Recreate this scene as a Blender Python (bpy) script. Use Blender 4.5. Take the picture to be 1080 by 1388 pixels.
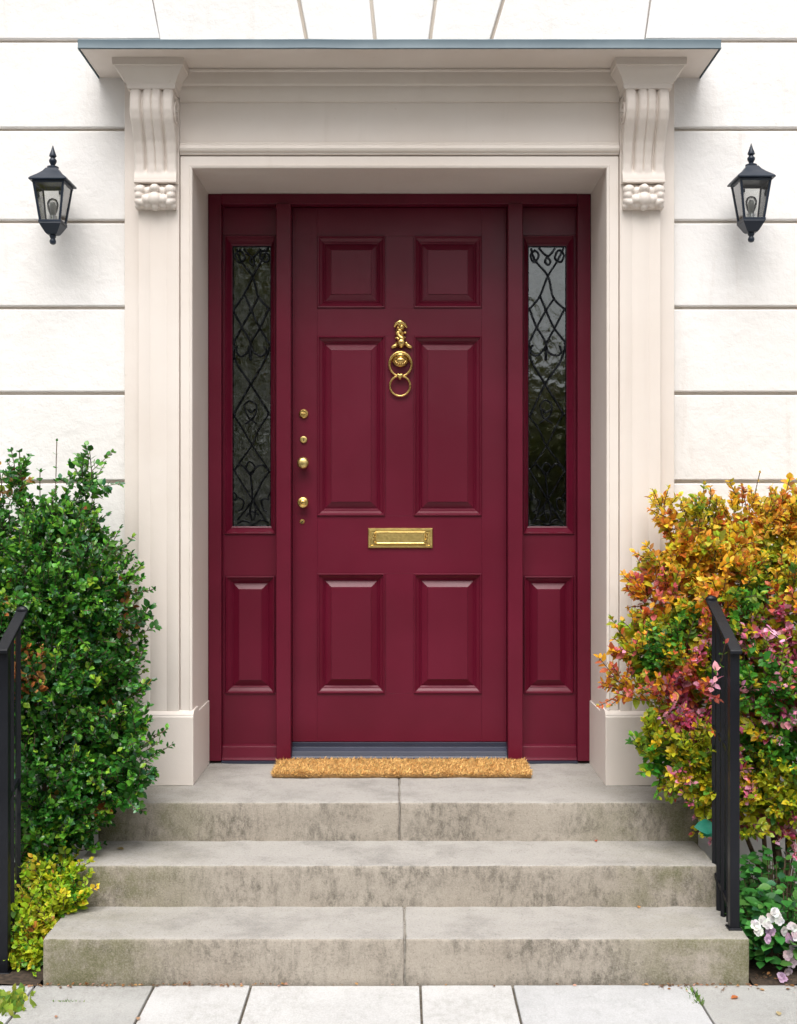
import bpy, bmesh, math, random
import numpy as np
from mathutils import Vector, Matrix, noise

random.seed(7); rng = np.random.default_rng(7)
scene = bpy.context.scene
for o in list(bpy.data.objects): bpy.data.objects.remove(o)
R = math.radians

# ------------------------------------------------------------------ camera
F = 1572.0                      # focal length in pixels of the 1080x1388 photograph
EYE = 1.64                      # camera height above the pavement
CX, CY = 541.3, 690.0           # vanishing point of the facade's depth lines
cam = bpy.data.cameras.new('camera'); camo = bpy.data.objects.new('camera', cam)
scene.collection.objects.link(camo); scene.camera = camo
cam.sensor_fit = 'VERTICAL'; cam.sensor_height = 24.0; cam.lens = 24.0 * F / 1388.0
camo.location = (0, 0, EYE); camo.rotation_euler = (R(90), 0, 0)
cam.shift_x = -1.3 / 1388; cam.shift_y = -4.0 / 1388
cam.clip_start = 0.05; cam.clip_end = 1000

# ------------------------------------------------------------------ sky, sun, exposure (bright overcast)
SUN_EL, SUN_AZ = 60.0, 186.0
world = bpy.data.worlds.new('World'); scene.world = world; world.use_nodes = True
nt = world.node_tree; nt.nodes.clear()
wo = nt.nodes.new('ShaderNodeOutputWorld'); bg = nt.nodes.new('ShaderNodeBackground')
sky = nt.nodes.new('ShaderNodeTexSky'); sky.sky_type = 'NISHITA'; sky.sun_disc = False
sky.sun_elevation = R(SUN_EL); sky.sun_rotation = R(SUN_AZ)
sky.air_density = 1.0; sky.dust_density = 4.0; sky.ozone_density = 1.0
hs = nt.nodes.new('ShaderNodeHueSaturation'); hs.inputs['Saturation'].default_value = 0.18   # cloud cover greys the sky
nt.links.new(sky.outputs[0], hs.inputs['Color']); nt.links.new(hs.outputs[0], bg.inputs[0])
bg.inputs[1].default_value = 0.12
nt.links.new(bg.outputs[0], wo.inputs[0])
sl = bpy.data.lights.new('sun', 'SUN'); so = bpy.data.objects.new('sun', sl); scene.collection.objects.link(so)
sl.energy = 1.5; sl.angle = R(48); sl.color = (1.0, 0.965, 0.93)
a = R(SUN_AZ); e = R(SUN_EL)
sdir = Vector((math.sin(a) * math.cos(e), math.cos(a) * math.cos(e), math.sin(e)))
so.rotation_euler = sdir.to_track_quat('Z', 'Y').to_euler(); so.location = (0, -5, 12)
vs = scene.view_settings; vs.view_transform = 'Standard'; vs.look = 'None'; vs.gamma = 1.0
vs.exposure = 0.92; vs.use_curve_mapping = False

# ------------------------------------------------------------------ helpers
def X(px, d): return (px - CX) * d / F
def Z(py, d): return EYE - (py - CY) * d / F
def P(px, py, d): return Vector((X(px, d), d, Z(py, d)))

def link(o): scene.collection.objects.link(o); return o
def tag(o, label=None, cat=None, group=None, kind=None):
    if label: o['label'] = label
    if cat: o['category'] = cat
    if group: o['group'] = group
    if kind: o['kind'] = kind
    return o
def empty(name, loc, label, cat, group=None):
    o = bpy.data.objects.new(name, None); o.location = loc; o.empty_display_size = 0.1
    link(o); return tag(o, label, cat, group)
def adopt(o, parent):
    o.parent = parent
    if parent: o.matrix_parent_inverse = Matrix.Translation(-world_loc(parent))
def world_loc(o):
    v = Vector((0, 0, 0))
    if o.type == 'EMPTY': v = Vector(o.location)
    return v

class MB:
    def __init__(s): s.v = []; s.f = []
    def add(s, vs, fs):
        b = len(s.v); s.v += [tuple(p) for p in vs]; s.f += [tuple(i + b for i in f) for f in fs]; return s
    def box(s, x0, x1, y0, y1, z0, z1):
        return s.add([(x0,y0,z0),(x1,y0,z0),(x1,y1,z0),(x0,y1,z0),(x0,y0,z1),(x1,y0,z1),(x1,y1,z1),(x0,y1,z1)],
                     [(0,3,2,1),(4,5,6,7),(0,1,5,4),(1,2,6,5),(2,3,7,6),(3,0,4,7)])
    def hexa(s, a, b):      # two quads (front a, back b), each counter-clockwise seen from the front
        return s.add(list(a) + list(b), [(0,1,2,3),(7,6,5,4),(0,4,5,1),(1,5,6,2),(2,6,7,3),(3,7,4,0)])
    def rings(s, x0, x1, z0, z1, prof, cap=True):
        """nested rectangles facing -Y: prof = [(inset, y)...]; mitred mouldings"""
        b = len(s.v); fs = []
        for ins, y in prof:
            s.v += [(x0+ins,y,z0+ins),(x1-ins,y,z0+ins),(x1-ins,y,z1-ins),(x0+ins,y,z1-ins)]
        for k in range(len(prof) - 1):
            for i in range(4):
                j = (i + 1) % 4
                fs.append((b+4*k+i, b+4*k+j, b+4*k+4+j, b+4*k+4+i))
        if cap: n = b + 4*(len(prof)-1); fs.append((n, n+1, n+2, n+3))
        s.f += fs; return s
    def extrude(s, poly, p0, ax_u, ax_v, ax_w, length):
        """closed 2D polygon (u,v) swept along w"""
        p0 = Vector(p0); u = Vector(ax_u); v = Vector(ax_v); w = Vector(ax_w)
        n = len(poly)
        vs = [p0 + u*a + v*b for a, b in poly] + [p0 + u*a + v*b + w*length for a, b in poly]
        fs = [(i, (i+1) % n, n + (i+1) % n, n + i) for i in range(n)]
        fs += [tuple(reversed(range(n))), tuple(range(n, 2*n))]
        return s.add(vs, fs)
    def tube(s, pts, r, seg=6, closed=False, cap=True):
        pts = [Vector(p) for p in pts]; n = len(pts)
        rad = r if isinstance(r, (list, tuple)) else [r]*n
        b = len(s.v); up = None
        for i, p in enumerate(pts):
            if closed: t = pts[(i+1) % n] - pts[i-1]
            else: t = pts[min(i+1, n-1)] - pts[max(i-1, 0)]
            if t.length < 1e-9: t = Vector((0,0,1))
            t.normalize()
            if up is None:
                up = Vector((0,1,0)) if abs(t.y) < .9 else Vector((1,0,0))
            sd = t.cross(up)
            if sd.length < 1e-6: sd = t.orthogonal()
            sd.normalize(); up = sd.cross(t).normalized()
            for k in range(seg):
                an = 2*math.pi*k/seg
                s.v.append(tuple(p + (sd*math.cos(an) + up*math.sin(an))*rad[i]))
        m = n if closed else n-1
        for i in range(m):
            j = (i+1) % n
            for k in range(seg):
                l = (k+1) % seg
                s.f.append((b+i*seg+k, b+i*seg+l, b+j*seg+l, b+j*seg+k))
        if cap and not closed:
            s.f.append(tuple(b+k for k in reversed(range(seg)))); s.f.append(tuple(b+(n-1)*seg+k for k in range(seg)))
        return s
    def lathe(s, prof, c, axis='Z', seg=20):
        """prof = [(radius, height)...] round an axis through c; axis 'Z' up or '-Y' towards the street"""
        c = Vector(c); b = len(s.v)
        for r, h in prof:
            for k in range(seg):
                an = 2*math.pi*k/seg
                if axis == 'Z': s.v.append((c.x+r*math.cos(an), c.y+r*math.sin(an), c.z+h))
                else: s.v.append((c.x+r*math.cos(an), c.y-h, c.z+r*math.sin(an)))
        for i in range(len(prof)-1):
            for k in range(seg):
                l = (k+1) % seg
                s.f.append((b+i*seg+k, b+i*seg+l, b+(i+1)*seg+l, b+(i+1)*seg+k))
        s.f.append(tuple(b+k for k in reversed(range(seg)))); s.f.append(tuple(b+(len(prof)-1)*seg+k for k in range(seg)))
        return s
    def ellipsoid(s, c, r, rot=None, seg=12, ring=8):
        c = Vector(c); b = len(s.v)
        for i in range(ring+1):
            th = math.pi*i/ring
            for k in range(seg):
                an = 2*math.pi*k/seg
                p = Vector((r[0]*math.sin(th)*math.cos(an), r[1]*math.sin(th)*math.sin(an), r[2]*math.cos(th)))
                if rot: p = rot @ p
                s.v.append(tuple(c+p))
        for i in range(ring):
            for k in range(seg):
                l = (k+1) % seg
                s.f.append((b+i*seg+k, b+(i+1)*seg+k, b+(i+1)*seg+l, b+i*seg+l))
        return s
    def build(s, name, mat, parent=None, bevel=0, smooth=None, seg=2, kind=None, weld=False):
        me = bpy.data.meshes.new(name)
        me.from_pydata(s.v, [], s.f); me.update()
        bm = bmesh.new(); bm.from_mesh(me)
        if weld: bmesh.ops.remove_doubles(bm, verts=bm.verts, dist=1e-5)
        bmesh.ops.recalc_face_normals(bm, faces=bm.faces); bm.to_mesh(me); bm.free()
        me.materials.append(mat)
        if smooth is not None:
            me.shade_smooth(); me.set_sharp_from_angle(angle=R(smooth))
        o = bpy.data.objects.new(name, me); link(o)
        if bevel:
            m = o.modifiers.new('bevel', 'BEVEL'); m.width = bevel; m.segments = seg; m.limit_method = 'ANGLE'
            m.angle_limit = R(35); m.harden_normals = True
            me.shade_smooth(); me.set_sharp_from_angle(angle=R(35))
        if kind: o['kind'] = kind
        if parent: adopt(o, parent)
        return o

def rounded_block(x0, x1, y0, y1, z0, z1, r=.008, step=.05, amp=.0015, seed=0, chip=.6):
    """a stone slab with soft, slightly chipped arrises and an uneven face, as a grid box"""
    def ax(a, b):
        n = max(1, int(round((b-a-2*r)/step)))
        return [a, a+.3*r, a+r] + [a+r+(b-a-2*r)*i/n for i in range(1, n)] + [b-r, b-.3*r, b]
    xs, ys, zs = ax(x0,x1), ax(y0,y1), ax(z0,z1)
    nx, ny, nz = len(xs), len(ys), len(zs)
    idx = {}; vs = []; fs = []
    off = Vector((seed*3.17, seed*1.31, seed*.77))
    def vert(i, j, k):
        if (i,j,k) in idx: return idx[(i,j,k)]
        p = Vector((xs[i], ys[j], zs[k]))
        nn = noise.noise(p*9+off)
        rr = r*(.75 + chip*max(0, noise.noise(p*23+off)) + .3*nn)
        rr = min(max(rr, r*.35), r*1.6)
        q = Vector((min(max(p.x, x0+rr), x1-rr), min(max(p.y, y0+rr), y1-rr), min(max(p.z, z0+rr), z1-rr)))
        dlt = p - q
        if dlt.length > rr: p = q + dlt*(rr/dlt.length)
        outd = Vector((((i==nx-1)-(i==0)), ((j==ny-1)-(j==0)), ((k==nz-1)-(k==0))))
        p = p + outd*amp*(noise.noise(p*14+off) + .5*noise.noise(p*37+off))
        idx[(i,j,k)] = len(vs); vs.append(tuple(p)); return idx[(i,j,k)]
    for i in range(nx-1):
        for j in range(ny-1):
            fs.append((vert(i,j,nz-1),vert(i+1,j,nz-1),vert(i+1,j+1,nz-1),vert(i,j+1,nz-1)))
    for i in range(nx-1):
        for k in range(nz-1):
            fs.append((vert(i,0,k),vert(i+1,0,k),vert(i+1,0,k+1),vert(i,0,k+1)))
            fs.append((vert(i,ny-1,k),vert(i,ny-1,k+1),vert(i+1,ny-1,k+1),vert(i+1,ny-1,k)))
    for j in range(ny-1):
        for k in range(nz-1):
            fs.append((vert(0,j,k),vert(0,j,k+1),vert(0,j+1,k+1),vert(0,j+1,k)))
            fs.append((vert(nx-1,j,k),vert(nx-1,j+1,k),vert(nx-1,j+1,k+1),vert(nx-1,j,k+1)))
    m = MB(); m.v = vs; m.f = fs; return m

# ------------------------------------------------------------------ materials
class N:
    def __init__(s, name):
        s.m = bpy.data.materials.new(name); s.m.use_nodes = True; s.t = s.m.node_tree
        s.b = s.t.nodes['Principled BSDF']; s.pos = s.t.nodes.new('ShaderNodeNewGeometry').outputs['Position']
    def n(s, kind, **kw):
        nd = s.t.nodes.new(kind)
        for k, v in kw.items(): setattr(nd, k, v)
        return nd
    def l(s, a, b): s.t.links.new(a, b)
    def scaled(s, v):
        nd = s.n('ShaderNodeMapping'); nd.inputs['Scale'].default_value = v; s.l(s.pos, nd.inputs[0]); return nd.outputs[0]
    def noise(s, scale, detail=4, rough=.55, co=None, dist=0):
        nd = s.n('ShaderNodeTexNoise'); nd.inputs['Scale'].default_value = scale; nd.inputs['Detail'].default_value = detail
        nd.inputs['Roughness'].default_value = rough; nd.inputs['Distortion'].default_value = dist
        s.l(co or s.pos, nd.inputs['Vector']); return nd.outputs['Fac']
    def ramp(s, fac, a, b, ca=0.0, cb=1.0):
        nd = s.n('ShaderNodeMapRange'); nd.interpolation_type = 'SMOOTHSTEP'
        nd.inputs['From Min'].default_value = a; nd.inputs['From Max'].default_value = b
        nd.inputs['To Min'].default_value = ca; nd.inputs['To Max'].default_value = cb
        s.l(fac, nd.inputs['Value']); return nd.outputs[0]
    def mix(s, fac, a, b, mode='MIX'):
        nd = s.n('ShaderNodeMix', data_type='RGBA', blend_type=mode)
        for sock, v in ((nd.inputs[0], fac), (nd.inputs[6], a), (nd.inputs[7], b)):
            if hasattr(v, 'links'): s.l(v, sock)
            else: sock.default_value = v if isinstance(v, (int, float)) else (*v, 1)
        return nd.outputs[2]
    def math(s, op, a, b):
        nd = s.n('ShaderNodeMath', operation=op)
        for i, v in enumerate((a, b)):
            if hasattr(v, 'links'): s.l(v, nd.inputs[i])
            else: nd.inputs[i].default_value = v
        return nd.outputs[0]
    def bump(s, h, strength, dist, prev=None):
        nd = s.n('ShaderNodeBump'); nd.inputs['Strength'].default_value = strength; nd.inputs['Distance'].default_value = dist
        s.l(h, nd.inputs['Height'])
        if prev: s.l(prev, nd.inputs['Normal'])
        s.l(nd.outputs[0], s.b.inputs['Normal']); return nd.outputs[0]
    def col(s, c):
        if hasattr(c, 'links'): s.l(c, s.b.inputs['Base Color'])
        else: s.b.inputs['Base Color'].default_value = (*c, 1)
    def set(s, **kw):
        for k, v in kw.items():
            sock = s.b.inputs[k.replace('_', ' ')]
            if hasattr(v, 'links'): s.l(v, sock)
            else: sock.default_value = v

def stucco(name, c0, c1, dirt, rough=.75, bump=.35, streak=.40):
    m = N(name)
    big = m.ramp(m.noise(1.7, 4), .35, .7)
    c = m.mix(big, c0, c1)
    streak_ = m.ramp(m.noise(3.0, 6, .65, m.scaled((5, 5, .6))), .56, .82, 0, streak)
    c = m.mix(streak_, c, dirt)
    spot = m.ramp(m.noise(38, 3), .70, .80, 0, .30)
    c = m.mix(spot, c, dirt)
    m.col(c); m.set(Roughness=rough)
    b = m.bump(m.noise(16, 5, .6), bump, .006)
    m.bump(m.noise(170, 3, .6), bump*.8, .0012, b)
    return m.m
M = {}
M['wall'] = stucco('wall_stucco', (.765,.74,.715), (.82,.80,.785), (.60,.53,.47), bump=.8)
M['wallback'] = stucco('wall_joint', (.60,.53,.46), (.66,.60,.53), (.42,.36,.30))
M['trim'] = stucco('surround_paint', (.685,.612,.552), (.73,.663,.608), (.50,.42,.34), rough=.55, bump=.22, streak=.18)

def stone(name, c0, c1, cdark, tread=None, dark_amt=.6):
    m = N(name)
    c = m.mix(m.ramp(m.noise(2.3, 5), .3, .7), c0, c1)
    grain = m.noise(170, 5, .75)
    patch = m.ramp(m.noise(2.2, 6, .65, m.scaled((1.2, 1.0, 2.4)), .3), .36, .60)
    fine = m.ramp(m.noise(26, 9, .78, m.scaled((1.5, 1.0, .8))), .40, .64)
    c = m.mix(m.math('MULTIPLY', m.math('MULTIPLY', patch, fine), dark_amt), c, cdark)
    st2 = m.noise(7, 9, .78, m.scaled((2.6, 1.0, .7)), .2)
    c = m.mix(m.ramp(st2, .50, .74, 0, dark_amt*.75), c, tuple(v*.8 for v in cdark))
    if tread:       # algae on the vertical faces near the planting, treads paler: worn by feet, with stronger sky light painted in
        sx = m.n('ShaderNodeSeparateXYZ'); m.l(m.pos, sx.inputs[0])
        side = m.ramp(m.math('ABSOLUTE', sx.outputs[0], 0), .60, 1.1)
        al = m.math('MULTIPLY', side, m.ramp(m.noise(3.4, 8, .74), .36, .60, 0, .9))
        c = m.mix(al, c, (.115,.115,.048))
        nz = m.n('ShaderNodeSeparateXYZ'); m.l(m.n('ShaderNodeNewGeometry').outputs['True Normal'], nz.inputs[0])
        tc = m.mix(m.ramp(m.noise(4.5, 8, .7), .42, .75), tread, tuple(v*.64 for v in tread))
        tc = m.mix(m.math('MULTIPLY', al, .35), tc, (.16,.15,.08))
        c = m.mix(m.ramp(nz.outputs[2], .35, .85), c, tc)
    c = m.mix(m.ramp(grain, .38, .72, .0, .30), c, tuple(min(.8, v*1.5) for v in c1))
    c = m.mix(m.ramp(m.noise(130, 4, .75), .54, .70, 0, .5), c, cdark)
    m.col(c); m.set(Roughness=.88, Specular_IOR_Level=.3)
    b = m.bump(m.noise(30, 6, .65), .55, .006)
    m.bump(grain, .8, .0024, b)
    return m.m
M['step'] = stone('step_sandstone', (.312,.272,.225), (.370,.330,.280), (.085,.076,.060), (.36,.345,.325), .86)
M['slab_grey'] = stone('paving_grey', (.31,.31,.30), (.39,.385,.37), (.22,.21,.19), None, .5)
M['slab_white'] = stone('paving_pale', (.45,.445,.44), (.53,.525,.52), (.33,.32,.30), None, .6)
M['slab_mid'] = stone('paving_pearl', (.38,.38,.385), (.48,.48,.485), (.33,.33,.325), None, .55)

def paint(name, c0, c1, rough, grain_axis=(60, 60, 3), spec=.4, bump=.25):
    m = N(name)
    c = m.mix(m.ramp(m.noise(2.4, 4), .35, .7), c0, c1)
    c = m.mix(m.ramp(m.noise(210, 2), .74, .80, 0, .25), c, tuple(min(1, v*1.5+.03) for v in c0))
    m.col(c)
    m.set(Roughness=m.ramp(m.noise(4, 3), .3, .7, rough-.02, rough+.03), Specular_IOR_Level=spec)
    w = m.bump(m.noise(5, 2), .35, .006)
    b = m.bump(m.noise(1.0, 4, .6, m.scaled(grain_axis)), bump, .0012, w)
    m.bump(m.noise(220, 2), bump*.5, .0006, b)
    return m.m
M['burg'] = paint('burgundy_gloss', (.100,.0046,.0172), (.119,.0060,.0218), .34, spec=.32)
M['thresh'] = paint('blue_black_weatherboard', (.022,.026,.046), (.032,.036,.060), .42, (3, 60, 60))
M['lead'] = paint('lead_flashing', (.085,.125,.15), (.125,.17,.195), .5, (14, 14, 14), .35, .5)
M['iron'] = paint('black_iron_paint', (.0045,.005,.008), (.009,.010,.014), .36, (40, 40, 8), .28, .9)
M['lantern'] = paint('blue_black_lantern', (.012,.019,.033), (.018,.027,.045), .36, (30, 30, 30), .35, .2)
def metal(name, c0, c1, rough):
    m = N(name); m.col(m.mix(m.ramp(m.noise(45, 4), .4, .7), c0, c1)); m.set(Metallic=1.0, Roughness=m.ramp(m.noise(80, 3), .3, .7, rough-.06, rough+.12))
    m.bump(m.noise(60, 2), .03, .0004); return m.m
M['brass'] = metal('polished_brass', (.74,.51,.18), (.60,.41,.14), .25)
M['brass_plate'] = metal('satin_brass', (.70,.52,.19), (.67,.495,.18), .36)
M['brass_dull'] = metal('dull_brass', (.72,.55,.22), (.64,.49,.19), .34)
M['caming'] = metal('lead_caming', (.016,.017,.020), (.045,.047,.052), .30)

def glass(name, wavy, tint):
    m = N(name); t = m.t; out = t.nodes['Material Output']
    tr = m.n('ShaderNodeBsdfTransparent'); tr.inputs[0].default_value = (*tint,1)
    gl = m.n('ShaderNodeBsdfGlossy'); gl.inputs['Roughness'].default_value = .03
    fr = m.n('ShaderNodeFresnel'); fr.inputs[0].default_value = 1.52
    mx = m.n('ShaderNodeMixShader')
    bp = m.n('ShaderNodeBump'); bp.inputs['Strength'].default_value = wavy; bp.inputs['Distance'].default_value = .012
    m.l(m.noise(16, 3, .5, m.scaled((1, 1, .7)), .8), bp.inputs['Height'])
    m.l(bp.outputs[0], gl.inputs['Normal']); m.l(bp.outputs[0], fr.inputs['Normal'])
    fac = m.math('MULTIPLY', fr.outputs[0], 2.3)         # front and back surface of the pane
    m.l(fac, mx.inputs[0]); m.l(tr.outputs[0], mx.inputs[1]); m.l(gl.outputs[0], mx.inputs[2])
    t.links.new(mx.outputs[0], out.inputs[0]); return m.m
M['pane'] = glass('old_window_glass', .20, (.80,.84,.82))
M['lampglass'] = glass('lantern_glass', .03, (.97,.975,.97))
def simple(name, c, rough=.6, var=.25, scale=20):
    m = N(name); m.col(m.mix(m.ramp(m.noise(scale, 4), .3, .7), tuple(v*(1-var) for v in c), tuple(min(1, v*(1+var)) for v in c)))
    m.set(Roughness=rough); return m.m
M['hall'] = simple('hall_plaster', (.20,.19,.165), .8)
M['soil'] = simple('dark_soil', (.045,.030,.020), .95, .5, 60)
M['joint'] = simple('joint_grit', (.10,.085,.065), .95, .5, 90)
M['mortar'] = simple('grey_mortar', (.24,.22,.19), .95, .4, 60)
M['asphalt'] = simple('asphalt', (.055,.055,.055), .9, .3, 60)
M['bark'] = simple('bark', (.10,.065,.040), .9, .4, 50)
M['coir_back'] = simple('coir_backing', (.22,.12,.04), .95, .3, 80)
M['silver'] = metal('lamp_holder_metal', (.7,.7,.7), (.6,.6,.6), .3)

def leafmat(name, rough=.36, trans=.35):
    m = N(name); t = m.t; out = t.nodes['Material Output']
    at = m.n('ShaderNodeAttribute', attribute_name='Col')
    isl = m.n('ShaderNodeNewGeometry').outputs['Random Per Island']
    v = m.ramp(isl, 0, 1, .72, 1.30)
    hs = m.n('ShaderNodeHueSaturation'); m.l(at.outputs['Color'], hs.inputs['Color']); m.l(v, hs.inputs['Value'])
    m.col(hs.outputs[0]); m.set(Roughness=rough)
    tl = m.n('ShaderNodeBsdfTranslucent'); m.l(hs.outputs[0], tl.inputs[0])
    mx = m.n('ShaderNodeMixShader'); mx.inputs[0].default_value = trans
    m.l(m.b.outputs[0], mx.inputs[1]); m.l(tl.outputs[0], mx.inputs[2]); t.links.new(mx.outputs[0], out.inputs[0])
    return m.m
M['leaf_gloss'] = leafmat('glossy_leaf', .24, .25)
M['leaf'] = leafmat('soft_leaf', .45, .38)
M['fibre'] = leafmat('coir_fibre', .8, .15)
M['petal'] = leafmat('petal', .55, .35)

# ------------------------------------------------------------------ ground, pavement, beds
H = .155                                             # riser height
D1, D2, D3 = 4.01, 4.33, 4.647                       # riser faces
LAND = 3*H
g = MB(); g.add([(-300,-300,-.03),(300,-300,-.03),(300,300,-.03),(-300,300,-.03)], [(0,1,2,3)])
tag(g.build('ground', M['asphalt']), kind='structure')
pv = MB().box(-6, 6, .2, 4.0, -.028, -.012).build('pavement', M['joint']); tag(pv, kind='structure')
rows = [(3.30, 3.995, [-6,-5.2,-4.6,-3.9,-3.1,-2.55,-1.95,-1.255,-.845,-.5115,.072,.389,1.002,1.60,2.2,2.9,3.4,4.1,4.8,5.4,6]),
        (2.60, 3.292, [-6,-5.3,-4.4,-3.8,-3.0,-2.3,-1.7,-1.05,-.62,-.15,.36,.80,1.35,1.9,2.5,3.2,3.7,4.4,5.2,6]),
        (1.9, 2.592, [-6,-5.1,-4.5,-3.7,-3.2,-2.4,-1.8,-1.2,-.5,.1,.55,1.1,1.7,2.4,3.0,3.6,4.2,5,6])]
shade = {(0,7):'slab_grey',(0,8):'slab_white',(0,9):'slab_white',(0,10):'slab_white',(0,11):'slab_mid',(0,12):'slab_grey'}
for ri, (y0, y1, xs) in enumerate(rows):
    for i in range(len(xs)-1):
        mk = shade.get((ri,i)) or random.choice(['slab_grey','slab_mid','slab_white'])
        rounded_block(xs[i]+.004, xs[i+1]-.004, y0, y1, -.05, random.uniform(-.002,.001), r=.005, step=.12, amp=.0012, seed=ri*31+i).build('paving_slab', M[mk], pv, smooth=50)
def bed(name, x0, x1, y0, y1, z0):
    n = 24; vs = []; fs = []
    for i in range(n+1):
        for j in range(n+1):
            x = x0+(x1-x0)*i/n; y = y0+(y1-y0)*j/n
            ed = min(i, n-i, 4)/4
            vs.append((x, y, z0 + ed*.03 + .025*noise.noise(Vector((x*9, y*9, 0))) + .012*noise.noise(Vector((x*30, y*30, 3)))))
    for i in range(n):
        for j in range(n): a_ = i*(n+1)+j; fs.append((a_, a_+n+1, a_+n+2, a_+1))
    m = MB(); m.v = vs; m.f = fs
    tag(m.build(name, M['soil'], smooth=60), kind='structure')
bed('planting_bed', -3.2, -1.245, 3.99, 5.03, -.005)
bed('planting_bed', 1.225, 3.2, 3.99, 5.03, -.005)

# ------------------------------------------------------------------ facade
WALL = 5.02
fw = empty('facade_wall', (0, 5.2, 0), 'white stucco facade with grooved horizontal courses around the doorway', 'wall')
bk = MB()
bk.box(-4.5, -.95, WALL+.022, 5.42, -.2, 7.0); bk.box(.95, 4.5, WALL+.022, 5.42, -.2, 7.0); bk.box(-.95, .95, WALL+.022, 5.42, 3.15, 7.0)
bk.build('wall_backing', M['wallback'], fw)
courses = [-.2, .262, .636, 1.010, 1.384, 1.758, 2.141, 2.512, 2.885, 3.2846, 3.668]
def block(quad, y0=WALL, name='stucco_block'):
    m = MB(); m.hexa([(x, y0, z) for x, z in quad], [(x, WALL+.03, z) for x, z in quad])
    return m.build(name, M['wall'], fw, bevel=.006, seg=2)
J = .0075
for i in range(len(courses)-1):
    z0, z1 = courses[i]+J, courses[i+1]-J
    for s in (-1, 1):
        stag = 2.35 if i % 2 else 2.9
        for xa, xb in ((1.16, stag-J/2), (stag+J/2, 4.5)):
            q = sorted((s*xa, s*xb))
            block([(q[0],z0),(q[1],z0),(q[1],z1),(q[0],z1)])
# flat arch of voussoirs over the canopy
jl = [((205,0),(213,45)), ((405,0),(415,52)), ((503,0),(508,52)), ((590,0),(583,52)), ((682,0),(667,50)), ((883,0),(877,45))]
ZT, ZB = 4.42, 3.60
def jx(j, z):
    (xa, ya), (xb, yb) = j; A = (X(xa,WALL), Z(ya,WALL)); B = (X(xb,WALL), Z(yb,WALL))
    return A[0] + (B[0]-A[0])*(z-A[1])/(B[1]-A[1])
edges = [(-4.5, -4.5)] + [(jx(j,ZB), jx(j,ZT)) for j in jl] + [(4.5, 4.5)]
for i in range(len(edges)-1):
    (a0, a1), (b0, b1) = edges[i], edges[i+1]
    zb = ZB if 0 < i < len(edges)-2 else 3.668+J
    wj = .007
    block([(a0+wj,zb),(b0-wj,zb),(b1-wj,ZT-J),(a1+wj,ZT-J)], name='voussoir')
for k in range(6):
    z0 = ZT+J+k*.42; z1 = z0+.42-2*J
    for xa, xb in ((-4.5,-1.2),(-1.19,1.19),(1.2,4.5)): block([(xa,z0),(xb,z0),(xb,z1),(xa,z1)])

# dark hall behind the door
hl = MB(); hl.box(-1.6,1.6,8.5,8.6,.3,3.5); hl.box(-1.7,-1.6,5.43,8.6,.3,3.5); hl.box(1.6,1.7,5.43,8.6,.3,3.5)
hl.box(-1.7,1.7,5.43,8.6,3.5,3.6); hl.box(-1.7,1.7,5.47,8.6,.25,.3)
tag(hl.build('hall', M['hall']), kind='structure')

# ------------------------------------------------------------------ steps
st = empty('stone_steps', (0, 4.5, 0), 'three weathered sandstone steps with stained risers below the burgundy door', 'steps')
XL, XR = -1.235, 1.212
spec = [(XL,.0165,D1,4.66,-.05,H),(.0205,XR,D1,4.66,-.05,H),
        (XL+.02,XR-.025,D2,4.98,H-.05,2*H),
        (XL+.025,-.0015,D3,5.47,2*H-.05,LAND),(.0015,XR-.012,D3,5.47,2*H-.05,LAND)]
for i, (a_, b_, c_, d_, e_, f_) in enumerate(spec):
    rounded_block(a_, b_, c_, d_, e_, f_, r=.011, step=.030, amp=.0030, seed=i+5, chip=.9).build('step_stone', M['step'], st, smooth=60)

MB().box(.0160, .0210, D1+.006, 4.65, -.04, H-.0045).build('mortar_joint', M['mortar'], st)
MB().box(-.0018, .0018, D3+.006, 5.46, 2*H-.04, LAND-.0040).build('mortar_joint', M['mortar'], st)

# ------------------------------------------------------------------ door surround
FA = 4.95                                              # face of pilasters and frieze
ds = empty('door_surround', (0, FA, LAND), 'cream painted classical door surround with pilasters, scroll brackets and canopy', 'door surround')
OPW, OPT = .884, 3.095
def mirror(poly, s): return [(s*x, y) for x, y in poly]
for s in (-1, 1):
    # plan profile of pilaster + architrave, from the opening outwards
    prof = [(.938, FA+.012), (.940, FA-.004),
            (.990, FA-.004), (.993, FA-.0022), (.996, FA-.0032), (1.060, FA-.0032), (1.063, FA-.0022), (1.066, FA-.004),
            (1.114, FA-.004), (1.117, FA+.014), (1.120, FA+.016), (1.177, FA+.016), (1.178, 5.06), (.938, 5.06)]
    m = MB(); m.extrude(mirror(prof, s), (0,0,LAND+.30), (1,0,0), (0,1,0), (0,0,1), 3.5055-LAND-.30)
    m.build('pilaster', M['trim'], ds, bevel=.0015, seg=1)
    # plinth with chamfered top
    pz = .778
    pp = [(4.925, LAND), (4.925, pz-.022), (4.929, pz-.018), (4.929, pz-.012), (4.952, pz+.004), (5.06, pz+.004), (5.06, LAND)]
    x0, x1 = sorted((s*.8755, s*1.19))
    m = MB(); m.extrude(pp, (x0,0,0), (0,1,0), (0,0,1), (1,0,0), x1-x0); m.build('plinth', M['trim'], ds, bevel=.003)
    x0, x1 = sorted((s*.8765, s*(OPW-.0005)))
    m = MB(); m.box(x0, x1, 4.99, 5.349, LAND, pz-.02); m.build('plinth_return', M['trim'], ds, bevel=.002)
    x0, x1 = sorted((s*OPW, s*1.0))
    m = MB(); m.box(x0, x1, 5.0601, 5.45, LAND, OPT); m.build('reveal', M['trim'], ds)
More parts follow.
